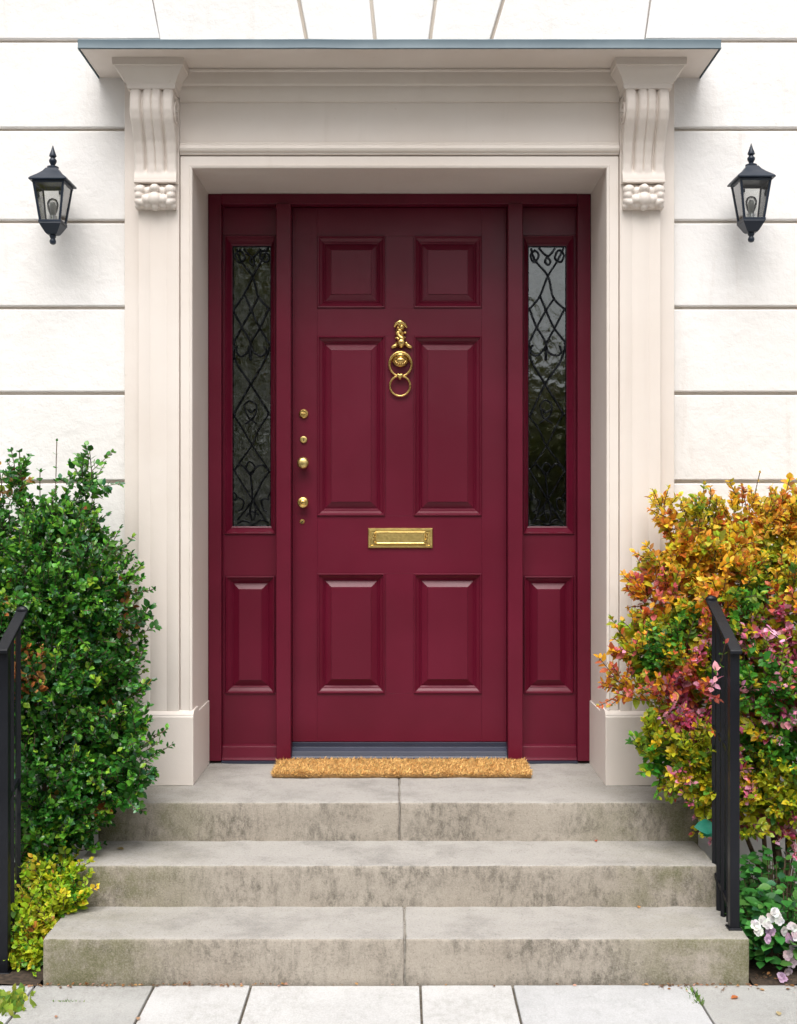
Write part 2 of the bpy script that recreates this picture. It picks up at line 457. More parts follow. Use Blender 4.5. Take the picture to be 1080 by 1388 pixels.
m = MB().box(-1.0, 1.0, 5.0607, 5.45, OPT+.0, OPT+.06); m.build('reveal_soffit', M['trim'], ds)
# horizontal architrave, bead, frieze (profile y,z swept along x)
jm = MB(); jp = [(0, 5.0605), (0, FA+.001), (.002, FA-.001), (.011, FA-.004), (.0125, FA-.001), (.014, FA), (.050, FA), (.0515, FA+.008), (.0532, FA+.010), (.0532, 5.0605)]
for t, y in jp: jm.v += [(-OPW-t, y, LAND+.30), (-OPW-t, y, OPT+t), (OPW+t, y, OPT+t), (OPW+t, y, LAND+.30)]
for k in range(len(jp)-1):
    for i in range(3): jm.f.append((4*k+i, 4*k+i+1, 4*k+5+i, 4*k+4+i))
jm.build('architrave', M['trim'], ds)
ar = [(FA+.002, OPT+.0575), (FA-.001, OPT+.059), (FA-.001, 3.160), (FA-.012, 3.166), (FA-.016, 3.176), (FA-.012, 3.188), (FA-.006, 3.192), (FA-.006, 3.200), (FA+.002, 3.205), (FA+.1, 3.205), (FA+.1, OPT+.0575)]
m = MB(); m.extrude(ar, (-.9375,0,0), (0,1,0), (0,0,1), (1,0,0), 1.875); m.build('architrave_cap', M['trim'], ds, bevel=.0015, seg=1)
m = MB().box(-.9375, .9375, FA+.006, 5.06, 3.2055, 3.375); m.build('frieze', M['trim'], ds)
bed_ = [(FA+.006, 3.3755), (FA-.004, 3.378), (FA-.010, 3.392), (FA-.018, 3.405), (FA-.022, 3.430), (FA-.020, 3.438), (FA-.030, 3.444), (FA-.034, 3.470), (FA-.034, 3.492), (FA-.044, 3.497), (FA-.044, 3.5055), (5.06, 3.5055), (5.06, 3.3755)]
m = MB(); m.extrude(bed_, (-.9375,0,0), (0,1,0), (0,0,1), (1,0,0), 1.875); m.build('bed_moulding', M['trim'], ds, bevel=.0015, seg=1)
# canopy
CF, CXW = 4.70, 1.303
cp = [(CF+.006, 3.5065), (CF+.006, 3.530), (5.06, 3.60), (5.06, 3.5065)]
m = MB(); m.extrude(cp, (-CXW+.006,0,0), (0,1,0), (0,0,1), (1,0,0), 2*CXW-.012); can = m.build('canopy', M['trim'], ds, bevel=.003)
# lead sheet dressed over the canopy: top, front lip with a drip roll, end lips
lp = MB()
n = 60
for i in range(n):      # wavy hand-dressed front lip
    xa = -CXW + 2*CXW*i/n; xb = -CXW + 2*CXW*(i+1)/n
    wa = [.0014*noise.noise(Vector((xx*6, 0, 1))) for xx in (xa, xb)]; wz = [.0022*noise.noise(Vector((xx*4, 2, 1))) for xx in (xa, xb)]
    p = lambda x, k, y, z: (x, y + wa[k], z + wz[k])
    sec = [(CF-.003, 3.503), (CF-.006, 3.507), (CF-.003, 3.512), (CF-.004, 3.540), (CF+.004, 3.546), (5.03, 3.612), (5.03, 3.618)]
    vs_ = [p(xa,0,y,z) for y, z in sec] + [p(xb,1,y,z) for y, z in sec]
    lp.add(vs_, [(k, k+7, k+8, k+1) for k in range(6)])
for s in (-1, 1):
    x0, x1 = sorted((s*(CXW-.004), s*CXW)); q = (x0, x1)
    lp.add([(q[0],CF,3.503),(q[1],CF,3.503),(q[1],5.03,3.503),(q[0],5.03,3.503),(q[0],CF,3.54),(q[1],CF,3.54),(q[1],5.03,3.612),(q[0],5.03,3.612)],
           [(0,3,2,1),(4,5,6,7),(0,1,5,4),(1,2,6,5),(2,3,7,6),(3,0,4,7)])
lp.build('lead_flashing', M['lead'], can, smooth=40, weld=True)

# scroll brackets
def bracket(s):
    x0, x1 = (-1.124, -.946) if s < 0 else (.946, 1.124)
    ztop, zbot = 3.395, 3.030
    nu, nv = 36, 48
    prof = [(0,4.842),(.05,4.834),(.14,4.826),(.24,4.828),(.34,4.842),(.45,4.868),(.56,4.892),(.68,4.908),(.80,4.917),(.9,4.918),(.965,4.912),(1.0,4.912)]
    vt = [p[0] for p in prof]; yt = [p[1] for p in prof]
    m = MB(); ids = []
    for j in range(nv+1):
        v = j/nv; y = float(np.interp(v, vt, yt)); row = []
        for i in range(nu+1):
            u = i/nu
            # four ribs: broad outer pair, slender inner pair, deep grooves between outer and inner
            def g_(c, w): return math.exp(-((u-c)/w)**2)
            dp = .020*g_(.265,.034) + .020*g_(.735,.034) + .009*g_(.5,.020)
            dp += .006*((abs(u-.5)-.5+.06)/.06)**2 if abs(u-.5) > .44 else 0
            bulge = .004*(math.sin(min(max((u-.29)/.42,0),1)*2*math.pi - math.pi/2)*.5+.5)
            fade = 1 if v < .86 else max(0, 1-(v-.86)/.05)
            row.append(len(m.v)); m.v.append((x0+(x1-x0)*u, y + (dp-bulge)*fade, ztop-(ztop-zbot)*v))
        ids.append(row)
    for j in range(nv):
        for i in range(nu): m.f.append((ids[j][i], ids[j+1][i], ids[j+1][i+1], ids[j][i+1]))
    # sides and back
    yb = FA+.02
    for i, xx in ((0, x0), (nu, x1)):
        bl = []
        for j in range(nv+1): bl.append(len(m.v)); m.v.append((xx, yb, ztop-(ztop-zbot)*j/nv))
        for j in range(nv):
            f = (ids[j][i], bl[j], bl[j+1], ids[j+1][i]); m.f.append(f)
    m.add([m.v[ids[nv][0]], m.v[ids[nv][nu]], (x1,yb,zbot), (x0,yb,zbot)], [(0,1,2,3)])
    br = m.build('scroll_bracket', M['trim'], ds, smooth=50)
    # volutes on both sides
    vol = MB()
    for xx, sg in ((x0, -1), (x1, 1)):
        pts = []
        for k in range(40):
            t = k/39; an = t*2*math.pi*1.9 + math.pi*.5; rr = .052*(1-t)**.8 + .006
            pts.append((xx+sg*.002, 4.895-rr*math.cos(an)*.9, 3.318+rr*math.sin(an)))
        vol.tube(pts, .005, 6)
        vol.lathe([(.010,-.004),(.010,.004)], (xx, 4.895, 3.318))
    vol.build('volute', M['trim'], br, smooth=50)
    # acanthus drop under the scroll: curled lobes fused together
    lf = MB(); cx = (x0+x1)/2
    def e_(dx, y, z, rx, ry, rz, rot=0):
        lf.ellipsoid((cx+dx, y, z), (rx, ry, rz), Matrix.Rotation(R(rot), 3, 'Y'), 14, 10)
    for dx in (-.064, .064): e_(dx, 4.915, 2.992, .026, .026, .022, dx*200); e_(dx*1.05, 4.912, 2.968, .020, .022, .020)
    e_(0, 4.908, 2.996, .022, .028, .020); e_(-.031, 4.92, 2.986, .017, .022, .022, 20); e_(.031, 4.92, 2.986, .017, .022, .022, -20)
    e_(0, 4.905, 2.952, .030, .026, .030); e_(0, 4.918, 2.925, .016, .024, .022)
    for sg in (-1, 1):
        e_(sg*.036, 4.912, 2.950, .022, .024, .022, sg*35); e_(sg*.030, 4.922, 2.932, .022, .020, .018, sg*30)
        e_(sg*.064, 4.916, 2.940, .026, .022, .018, sg*-25); e_(sg*.074, 4.926, 2.926, .016, .018, .013)
    lf.box(cx-.085, cx+.085, 4.93, FA+.012, 2.915, 3.02)
    lo = lf.build('acanthus_leaf', M['trim'], br)
    rm = lo.modifiers.new('fuse', 'REMESH'); rm.mode = 'VOXEL'; rm.voxel_size = .0032; rm.use_smooth_shade = True
    # fillet over the leaf
    MB().box(x0-.002, x1+.002, 4.905, FA+.012, 3.022, 3.0345).build('fillet', M['trim'], br, bevel=.003)
    # moulded cap: front profile returned on both sides as nested rectangles in plan
    cap = MB()
    secs = [(3.394, .938, 1.134, 4.838), (3.400, .936, 1.137, 4.835), (3.414, .936, 1.137, 4.835), (3.4175, .932, 1.142, 4.831), (3.426, .929, 1.147, 4.828),
            (3.440, .923, 1.153, 4.822), (3.456, .912, 1.164, 4.812), (3.468, .902, 1.175, 4.800), (3.4755, .898, 1.180, 4.797), (3.4775, .894, 1.186, 4.791), (3.5062, .892, 1.188, 4.789)]
    base = len(cap.v)
    for z, xi, xo, y in secs:
        a_, b_ = sorted((s*xi, s*xo)); cap.v += [(a_, 5.03, z), (a_, y, z), (b_, y, z), (b_, 5.03, z)]
    for k in range(len(secs)-1):
        for i in range(3): cap.f.append((base+4*k+i, base+4*k+i+1, base+4*k+5+i, base+4*k+4+i))
    cap.f.append((base, base+1, base+2, base+3)); n4 = base+4*(len(secs)-1); cap.f.append((n4+3, n4+2, n4+1, n4))
    cap.build('bracket_cap', M['trim'], br, smooth=28)
bracket(-1); bracket(1)

# ------------------------------------------------------------------ door frame with sidelights
FR = 5.35
df = empty('door_frame', (0, FR, LAND), 'burgundy timber door frame with two leaded glass sidelights', 'door frame')
HB = 3.0456
for s in (-1, 1):
    x0, x1 = sorted((s*.822, s*(OPW-.0015))); MB().box(x0, x1, FR, 5.46, LAND+.012, OPT-.001).build('frame_post', M['burg'], df, bevel=.003)
    x0, x1 = sorted((s*.4995, s*.567)); MB().box(x0, x1, FR-.018, 5.46, LAND+.004, HB-.001).build('mullion', M['burg'], df, bevel=.004)
m = MB(); m.extrude([(FR-.006, HB), (FR-.006, OPT-.002), (5.46, OPT-.002), (5.46, HB)], (-.8215,0,0), (0,1,0), (0,0,1), (1,0,0), 1.643); m.build('frame_head', M['burg'], df, bevel=.003)
SF = 5.40
def spiral(cx, cz, r0, a0, turns, sgn, n=18):
    return [(cx + r0*(1-.75*k/n)*math.cos(a0+sgn*turns*2*math.pi*k/n), cz + r0*(1-.75*k/n)*math.sin(a0+sgn*turns*2*math.pi*k/n)) for k in range(n+1)]
def smooth_path(pts, n=7):
    out = []
    for i in range(len(pts)-1):
        p0 = pts[max(i-1,0)]; p1 = pts[i]; p2 = pts[i+1]; p3 = pts[min(i+2,len(pts)-1)]
        for k in range(n):
            t = k/n
            out.append(tuple(.5*((2*p1[c]) + (-p0[c]+p2[c])*t + (2*p0[c]-5*p1[c]+4*p2[c]-p3[c])*t*t + (-p0[c]+3*p1[c]-3*p2[c]+p3[c])*t**3) for c in range(len(p1))))
    out.append(tuple(pts[-1])); return out
LEADS = [   # pixel paths in a 312x1388 enlargement of the right-hand pane (glass spans x 58-236, y 52-1370)
    [(75,62),(95,120),(150,195),(180,290),(228,348)], [(220,60),(190,125),(150,195),(112,285),(62,350)],
    [(112,285),(140,352),(182,440),(232,508)], [(180,292),(140,352),(100,432),(60,510)],
    [(62,348),(100,430),(136,505),(142,580)], [(228,348),(182,440),(146,505),(138,580)],
    [(60,510),(72,590),(140,705),(222,842)], [(232,508),(208,590),(140,705),(66,846)],
    [(66,846),(112,920),(144,985),(230,1112)], [(222,842),(180,915),(144,985),(66,1104)],
    [(66,1104),(100,1165),(150,1240),(208,1345)], [(230,1112),(196,1165),(150,1240),(82,1345)],
    [(142,520),(156,552),(190,566),(214,546),(206,520)], [(138,520),(124,552),(96,566),(74,546),(80,520)],
    [(90,70),(70,95),(84,125),(110,110),(104,80),(90,70)], [(205,70),(226,95),(212,125),(186,110),(192,80),(205,70)],
    [(110,62),(148,100),(186,62)], [(148,100),(140,125),(150,140),(160,125),(148,100)],
    [(112,800),(140,778),(168,800),(160,842),(142,866),(122,842),(112,800)], [(142,866),(112,886)], [(142,866),(172,886)], [(124,820),(142,832),(160,820)],
    [(66,1104),(90,1080),(118,1098),(140,1128),(168,1098),(196,1080),(230,1112)], [(140,1128),(120,1096),(140,1068),(162,1096),(140,1128)], [(140,1128),(146,1190),(150,1240)],
    [(70,1248),(92,1236),(112,1252),(102,1290),(82,1300)], [(228,1248),(208,1236),(188,1252),(198,1290),(218,1300)],
    [(150,1240),(134,1290),(146,1345)], [(150,1240),(168,1290),(154,1345)], [(118,1320),(148,1300),(182,1320)], [(76,1358),(110,1340),(150,1362),(190,1340),(226,1358)],
    [(60,1210),(78,1228),(70,1248)], [(236,1210),(220,1228),(228,1248)]]
for s in (-1, 1):
    i0, i1 = sorted((s*.5675, s*.8215))
    nm = 'sidelight'
    m = MB()
    zs = dict(top=HB-.002, u1=2.914, u0=1.5215, l1=1.3284, l0=.781, bot=.545)
    ox0, ox1 = sorted((s*.578, s*.812))
    m.box(i0, i1, SF, 5.455, zs['u1'], zs['top']); m.box(i0, i1, SF, 5.455, zs['l1'], zs['u0']); m.box(i0, i1, SF, 5.455, zs['bot'], zs['l0'])
    for xa, xb in ((i0, ox0), (ox1, i1)):
        m.box(xa, xb, SF, 5.455, zs['u0']+.0003, zs['u1']-.0003); m.box(xa, xb, SF, 5.455, zs['l0']+.0003, zs['l1']-.0003)
    side = m.build(nm, M['burg'], df, bevel=.0012, seg=1)
    gx0, gx1 = sorted((s*.601, s*.7815)); gz0, gz1 = 1.559, 2.871
    # sash moulding: slopes from the face down to the glass (unequal widths, so rings by hand)
    mo = MB(); prof = [(0,-.001),(.06,-.007),(.22,-.008),(.30,-.002),(.42,.004),(.80,.022),(.84,.020),(1.0,.024),(1.0,.036)]
    b = len(mo.v)
    for t, y in prof:
        xa = ox0+(gx0-ox0)*t; xb = ox1+(gx1-ox1)*t; za = zs['u0']+(gz0-zs['u0'])*t; zb = zs['u1']+(gz1-zs['u1'])*t
        mo.v += [(xa,SF+y,za),(xb,SF+y,za),(xb,SF+y,zb),(xa,SF+y,zb)]
    for k in range(len(prof)-1):
        for i in range(4): j = (i+1) % 4; mo.f.append((b+4*k+i, b+4*k+j, b+4*k+4+j, b+4*k+4+i))
    mo.build('sash_moulding', M['burg'], side)
    MB().box(gx0-.002, gx1+.002, SF+.033, SF+.037, gz0-.002, gz1+.002).build('glass_pane', M['pane'], side)
    ld = MB(); jit = random.Random(3 if s > 0 else 5)
    def gp(x, y):
        u = (x-58)/178; v = (y-52)/1318
        return (gx0+(gx1-gx0)*u, SF+.0315, gz1-(gz1-gz0)*v)
    for path in LEADS:
        pp = [(x+jit.uniform(-4,4), y+jit.uniform(-4,4)) for x, y in path]
        w = .0042 if path[0][1] > 700 else .0048
        if path[0][1] < 560: w = .0052
        ld.tube([gp(x, y) for x, y in smooth_path(pp)], w, 6)
    for (x, y) in ((62,348),(228,348),(60,510),(232,508),(66,846),(222,842),(140,352),(66,1104),(230,1112),(142,583)):
        p = gp(x, y); p = (min(max(p[0], gx0+.006), gx1-.006), p[1], p[2])
        ld.ellipsoid(p, (.007,.004,.008), None, 8, 6)
    for xa in (gx0+.0015, gx1-.0015): ld.tube([(xa, SF+.032, gz0), (xa, SF+.032, gz1)], .0032, 6)
    for za in (gz0+.002, gz1-.002): ld.tube([(gx0, SF+.032, za), (gx1, SF+.032, za)], .0035, 6)
    ld.build('lead_lattice', M['caming'], side, smooth=50)
    # lower raised panel
    px0, px1 = sorted((s*.580, s*.810))
    pm = MB(); pm.rings(px0, px1, zs['l0'], zs['l1'], [(0,SF-.001),(.001,SF-.007),(.006,SF-.008),(.009,SF-.002),(.013,SF+.002),(.027,SF+.014),(.028,SF+.012),(.034,SF+.018),(.035,SF+.021)], cap=False)
    pn = MB(); pn.rings(px0+.0345, px1-.0345, zs['l0']+.0345, zs['l1']-.0345, [(0,SF+.020),(.027,SF+.005),(.0285,SF+.002)])
    pno = pn.build('raised_panel', M['burg'], side); pm.build('panel_moulding', M['burg'], side)
    # sill
    sm = MB(); sm.extrude([(FR+.010, LAND+.012), (FR+.010, .482), (FR+.020, .486), (FR+.030, .538), (SF+.001, .546), (5.455, .546), (5.455, LAND+.012)], (i0,0,0), (0,1,0), (0,0,1), (1,0,0), i1-i0)
    sm.build('sill', M['burg'], side, bevel=.002)
    MB().box(i0, i1, FR-.002, 5.44, LAND+.0005, LAND+.0115).build('bed_strip', M['thresh'], side)
# threshold
tm = MB(); tm.extrude([(5.352, LAND+.001), (5.352, .490), (5.360, .500), (5.366, .500), (5.372, .516), (5.398, .532), (5.398, .5545), (5.45, .5545), (5.45, LAND+.001)], (-.499,0,0), (0,1,0), (0,0,1), (1,0,0), .998)
tm.build('threshold', M['thresh'], df, bevel=.002)

# ------------------------------------------------------------------ front door
DF = 5.40
fd = empty('front_door', (0, DF, .56), 'burgundy six panel front door with brass knocker and letter plate', 'door')
dx = .4980; dz0, dz1 = .5575, 3.042
xi, xo = .067, .383
zr = [(2.5757,2.911),(1.608,2.4458),(.7812,1.3412)]
for s in (-1, 1):
    x0, x1 = sorted((s*xo, s*dx)); MB().box(x0, x1, DF, 5.445, dz0, dz1).build('stile', M['burg'], fd, bevel=.0006, seg=1)
g_ = .0002
for za, zb in ((zr[0][1], dz1), (zr[1][1], zr[0][0]), (zr[2][1], zr[1][0]), (dz0, zr[2][0])):
    MB().box(-xo+g_, xo-g_, DF+.0003, 5.445, za, zb).build('rail', M['burg'], fd, bevel=.0005, seg=1)
for za, zb in zr:
    MB().box(-xi, xi, DF+.0005, 5.445, za+g_, zb-g_).build('muntin', M['burg'], fd, bevel=.0005, seg=1)
    for s in (-1, 1):
        x0, x1 = sorted((s*xi, s*xo))
        pn = MB().rings(x0+.0345, x1-.0345, za+.0345, zb-.0345, [(0,DF+.022),(.030,DF+.006),(.0315,DF+.002)])
        pno = pn.build('door_panel', M['burg'], fd)
        MB().rings(x0, x1, za, zb, [(0,DF+.001),(.0005,DF-.006),(.003,DF-.0085),(.007,DF-.008),(.009,DF-.001),(.013,DF+.003),(.022,DF+.010),(.027,DF+.015),(.0285,DF+.013),(.034,DF+.018),(.035,DF+.023)], cap=False).build('panel_moulding', M['burg'], pno)
# locks down the left stile
LX = X(411.5, DF)
def kz(py): return Z(py, DF)
o = MB().lathe([(.0225,0),(.0225,.006),(.020,.010),(.0165,.012),(.0165,.016)], (LX, DF, kz(561)), '-Y').build('lock_cylinder', M['brass'], fd, smooth=35)
MB().box(LX-.011, LX+.011, DF-.024, DF-.0155, kz(561)-.004, kz(561)+.004).build('thumb_turn', M['brass'], o, bevel=.002)
o = MB().lathe([(.0175,0),(.0175,.005),(.015,.009),(.0110,.010),(.0105,.0085)], (LX, DF, kz(596)), '-Y').build('lock_cylinder', M['brass_dull'], fd, smooth=35)
MB().box(LX-.0012, LX+.0012, DF-.0105, DF-.0085, kz(596)-.006, kz(596)+.006).build('keyhole', M['iron'], o)
o = MB().lathe([(.020,0),(.020,.006),(.013,.010),(.013,.024),(.022,.030),(.0275,.040),(.0275,.046),(.022,.055),(.012,.059),(.004,.060)], (LX, DF, kz(628)), '-Y', 24).build('door_knob', M['brass_dull'], fd, smooth=50)
o = MB().lathe([(.020,0),(.020,.006),(.012,.010),(.012,.020),(.020,.026),(.0265,.034),(.0265,.039),(.023,.046),(.014,.049),(.012,.047),(.011,.048),(.004,.050)], (LX, DF, kz(681)), '-Y', 24).build('door_knob', M['brass'], fd, smooth=40)
o = MB().lathe([(.0125,0),(.0125,.002),(.0105,.0045),(.004,.0052)], (X(409.5,DF), DF, kz(707)), '-Y').build('screw_cover', M['brass'], fd, smooth=40)
m = MB(); zz = kz(707); xx = X(409.5, DF); m.hexa([(xx-.007,DF-.0062,zz-.005),(xx-.005,DF-.0062,zz-.007),(xx+.007,DF-.0062,zz+.005),(xx+.005,DF-.0062,zz+.007)], [(xx-.007,DF-.004,zz-.005),(xx-.005,DF-.004,zz-.007),(xx+.007,DF-.004,zz+.005),(xx+.005,DF-.004,zz+.007)]); m.build('screw_slot', M['iron'], o)
# letter plate
lx0, lx1, lz0, lz1 = -.1465, .1550, 1.4585, 1.5515
m = MB(); m.rings(lx0, lx1, lz0, lz1, [(0,DF-.0005),(0,DF-.006),(.003,DF-.010),(.012,DF-.0105),(.0145,DF-.007)])
lpz = m.build('letter_plate', M['brass_plate'], fd)
m = MB(); m.rings(lx0+.034, lx1-.034, lz0+.017, lz1-.016, [(0,DF-.006),(0,DF-.012),(.003,DF-.0145),(.006,DF-.0145),(.009,DF-.0125)]); m.build('letter_flap', M['brass_plate'], lpz)
for sx_ in (lx0+.028, lx1-.028):
    m = MB(); pts = [(sx_+.003*math.sin(k*1.3), DF-.0125, lz0+.02+(lz1-lz0-.04)*k/12) for k in range(13)]; m.tube(pts, [.0035+.001*math.sin(k*1.9) for k in range(13)], 8); m.build('flap_hinge', M['brass'], lpz, smooth=50)
    m = MB(); m.lathe([(.003,0),(.003,.0015),(.001,.002)], (sx_ + (-.016 if sx_ < 0 else .016), DF-.010, (lz0+lz1)/2), '-Y', 10); m.build('fixing_screw', M['brass_dull'], lpz, smooth=40)
# knocker: twisted dolphin-like figure over a shell boss, double ring
kk = .00041353                                     # metres per pixel of the 8.3x enlargement
def kp(x, y, off=0): return ((x-518)*kk + .003, DF-off, Z(420 + y/8.307, DF))
kb = MB()
kb.tube([kp(452,200,.014), kp(470,165,.020), kp(518,140,.024), kp(565,165,.020), kp(594,205,.014)], [.004,.008,.010,.008,.004], 8)
kb.ellipsoid(kp(518,165,.016), (.020,.016,.014)); kb.ellipsoid(kp(518,150,.026), (.010,.008,.008))
tw = []
for k in range(26):
    t = k/25; tw.append(kp(518 + 22*math.sin(t*2*math.pi*1.7), 185+215*t, .016 + .006*math.cos(t*2*math.pi*1.7)))
kb.tube(tw, [.011+.004*math.sin(k*.8)+.003*k/25 for k in range(26)], 10)
tw2 = [kp(518 - 26*math.sin(k/25*2*math.pi*1.7), 190+180*k/25, .014 - .006*math.cos(k/25*2*math.pi*1.7)) for k in range(26)]
kb.tube(tw2, [.008+.002*math.sin(k*1.1) for k in range(26)], 8)
kb.ellipsoid(kp(532,375,.022), (.021,.018,.022)); kb.ellipsoid(kp(532,408,.02), (.014,.014,.012))
for sg, cx_ in ((-1, 455), (1, 615)):
    kb.ellipsoid(kp(cx_,412,.012), (.019,.007,.009), Matrix.Rotation(R(-sg*-28), 3, 'Y')); kb.ellipsoid(kp(cx_-sg*25,385,.012), (.014,.007,.008), Matrix.Rotation(R(sg*40), 3, 'Y'))
for (x, y) in ((478,322),(566,318),(575,262),(490,236)): kb.ellipsoid(kp(x,y,.014), (.008,.006,.006))
ko = kb.build('door_knocker', M['brass'], fd, smooth=70)
bo = MB(); bo.ellipsoid(kp(520,560,.010), (.040,.010,.036)); bo.ellipsoid(kp(520,505,.010), (.020,.010,.020))
bo.ellipsoid(kp(524,578,.026), (.027,.022,.020)); bo.ellipsoid(kp(522,520,.020), (.022,.014,.016))
for k in range(7): an = R(200+k*23.3); bo.ellipsoid((kp(524,580)[0]+.024*math.cos(an), DF-.030, kp(524,580)[2]+.017*math.sin(an)), (.007,.010,.008))
bo.build('shell_boss', M['brass'], ko, smooth=70)
def ring(cx_, cy_, rx, ry, off, tube, tilt=0, r2=1.0):
    pts = []
    for k in range(40):
        an = 2*math.pi*k/40
        p = kp(cx_+rx*math.cos(an), cy_-ry*math.sin(an), off + tilt*math.sin(an)); pts.append(p)
    return MB().tube(pts, [tube*(1+(r2-1)*max(0, math.sin(2*math.pi*k/40))) for k in range(40)], 10, closed=True)
ring(522, 620, 124, 132, .020, .0058, .004, 1.5).build('upper_ring', M['brass'], ko, smooth=70)
ring(517, 860, 114, 112, .018, .0052, .006).build('lower_ring', M['brass'], ko, smooth=70)
m = MB(); m.ellipsoid(kp(515,750,.026), (.015,.010,.012)); m.ellipsoid(kp(500,742,.028), (.010,.008,.009)); m.ellipsoid(kp(532,744,.027), (.010,.008,.009)); m.ellipsoid(kp(516,772,.026), (.007,.008,.009)); m.build('ring_clasp', M['brass'], ko, smooth=70)

# ------------------------------------------------------------------ doormat
def soup(tmpl_v, tmpl_f, pos, tdir, nrm, L, W_, col, name, mat, parent=None, curl=None):
    """many small faces (leaves, fibres, petals) as one mesh: template in (across, along, up)"""
    pos = np.asarray(pos, float); t = np.asarray(tdir, float); nn = np.asarray(nrm, float)
    t /= np.linalg.norm(t, axis=1, keepdims=True) + 1e-9
    sd = np.cross(t, nn); sd /= np.linalg.norm(sd, axis=1, keepdims=True) + 1e-9
    nn = np.cross(sd, t)
    tv = np.asarray(tmpl_v, float); L = np.asarray(L)[:, None, None]; W_ = np.asarray(W_)[:, None, None]
    v = pos[:, None, :] + sd[:, None, :]*tv[None, :, 0:1]*W_ + t[:, None, :]*tv[None, :, 1:2]*L + nn[:, None, :]*tv[None, :, 2:3]*L
    n, k = v.shape[:2]
    v = v.reshape(-1, 3)
    loops = np.concatenate([np.asarray(f) for f in tmpl_f]); sizes = np.array([len(f) for f in tmpl_f])
    alll = (loops[None, :] + (np.arange(n)*k)[:, None]).ravel()
    tot = np.tile(sizes, n); start = np.concatenate([[0], np.cumsum(tot)[:-1]])
    me = bpy.data.meshes.new(name)
    me.vertices.add(len(v)); me.vertices.foreach_set('co', v.ravel().astype(np.float32))
    me.loops.add(len(alll)); me.loops.foreach_set('vertex_index', alll.astype(np.int32))
    me.polygons.add(len(tot)); me.polygons.foreach_set('loop_start', start.astype(np.int32)); me.polygons.foreach_set('loop_total', tot.astype(np.int32))
    me.update(calc_edges=True)
    ca = me.color_attributes.new('Col', 'FLOAT_COLOR', 'POINT')
    c4 = np.ones((n, k, 4), np.float32); c4[:, :, :3] = np.asarray(col)[:, None, :]
    ca.data.foreach_set('color', c4.ravel())
    me.shade_smooth(); me.materials.append(mat); me.validate()
    o = link(bpy.data.objects.new(name, me))
    if parent: adopt(o, parent)
    return o
LEAF_V = [(0,0,0), (-.36,.22,.05), (-.5,.48,.07), (-.30,.78,.02), (0,1,-.07), (.30,.78,.02), (.5,.48,.07), (.36,.22,.05), (0,.3,-.01), (0,.66,-.01)]
LEAF_F = [(0,8,1), (1,8,9,2), (2,9,3), (3,9,4), (0,7,8), (7,6,9,8), (6,5,9), (5,4,9)]
BLADE_V = [(-.5,0,0), (.5,0,0), (.4,.5,.06), (-.4,.5,.06), (0,1,.22)]; BLADE_F = [(0,1,2,3), (3,2,4)]
mx0, mx1, my0, my1 = X(369,5.07), X(720,5.07), 5.062, 5.345
dm = empty('doormat', ((mx0+mx1)/2, (my0+my1)/2, LAND), 'golden coir doormat lying on the landing before the door', 'doormat')
rounded_block(mx0, mx1, my0, my1, LAND+.001, LAND+.016, r=.004, step=.06, amp=.001, seed=77).build('mat_backing', M['coir_back'], dm, smooth=60)
n = 42000
ex = rng.random(n)*(mx1-mx0)+mx0; ey = rng.random(n)*(my1-my0)+my0
cl = np.array([noise.noise(Vector((a_*70, b_*70, 0))) for a_, b_ in zip(ex, ey)])
cl2 = np.array([noise.noise(Vector((a_*22, b_*22, 5))) for a_, b_ in zip(ex, ey)])
ez = LAND+.006+.014*rng.random(n)+.008*cl
dirs = np.stack([rng.normal(0,.9,n) + cl*2.0, rng.normal(0,.9,n) + cl2*1.6, .75+.4*rng.random(n)], 1)
edge = np.minimum.reduce([ex-mx0, mx1-ex, ey-my0, my1-ey]); outw = np.clip(1-edge/.012, 0, 1)
dirs[:,1] -= outw*(ey-my0 < .012)*.9; dirs[:,0] += outw*(((mx1-ex) < .012)*.9 - ((ex-mx0) < .012)*.9)
nrm_ = rng.normal(0,1,(n,3))
fc = np.array([(.70,.42,.15)])*(1 + .30*cl[:,None] + rng.normal(0,.24,(n,1))); fc = np.clip(fc, .05, .85)
o = soup(BLADE_V, BLADE_F, np.stack([ex,ey,ez],1), dirs, nrm_, .015+.005*cl+.005*rng.random(n), .0019+.0013*rng.random(n), fc, 'coir_pile', M['fibre'], dm)
o['kind'] = 'stuff'

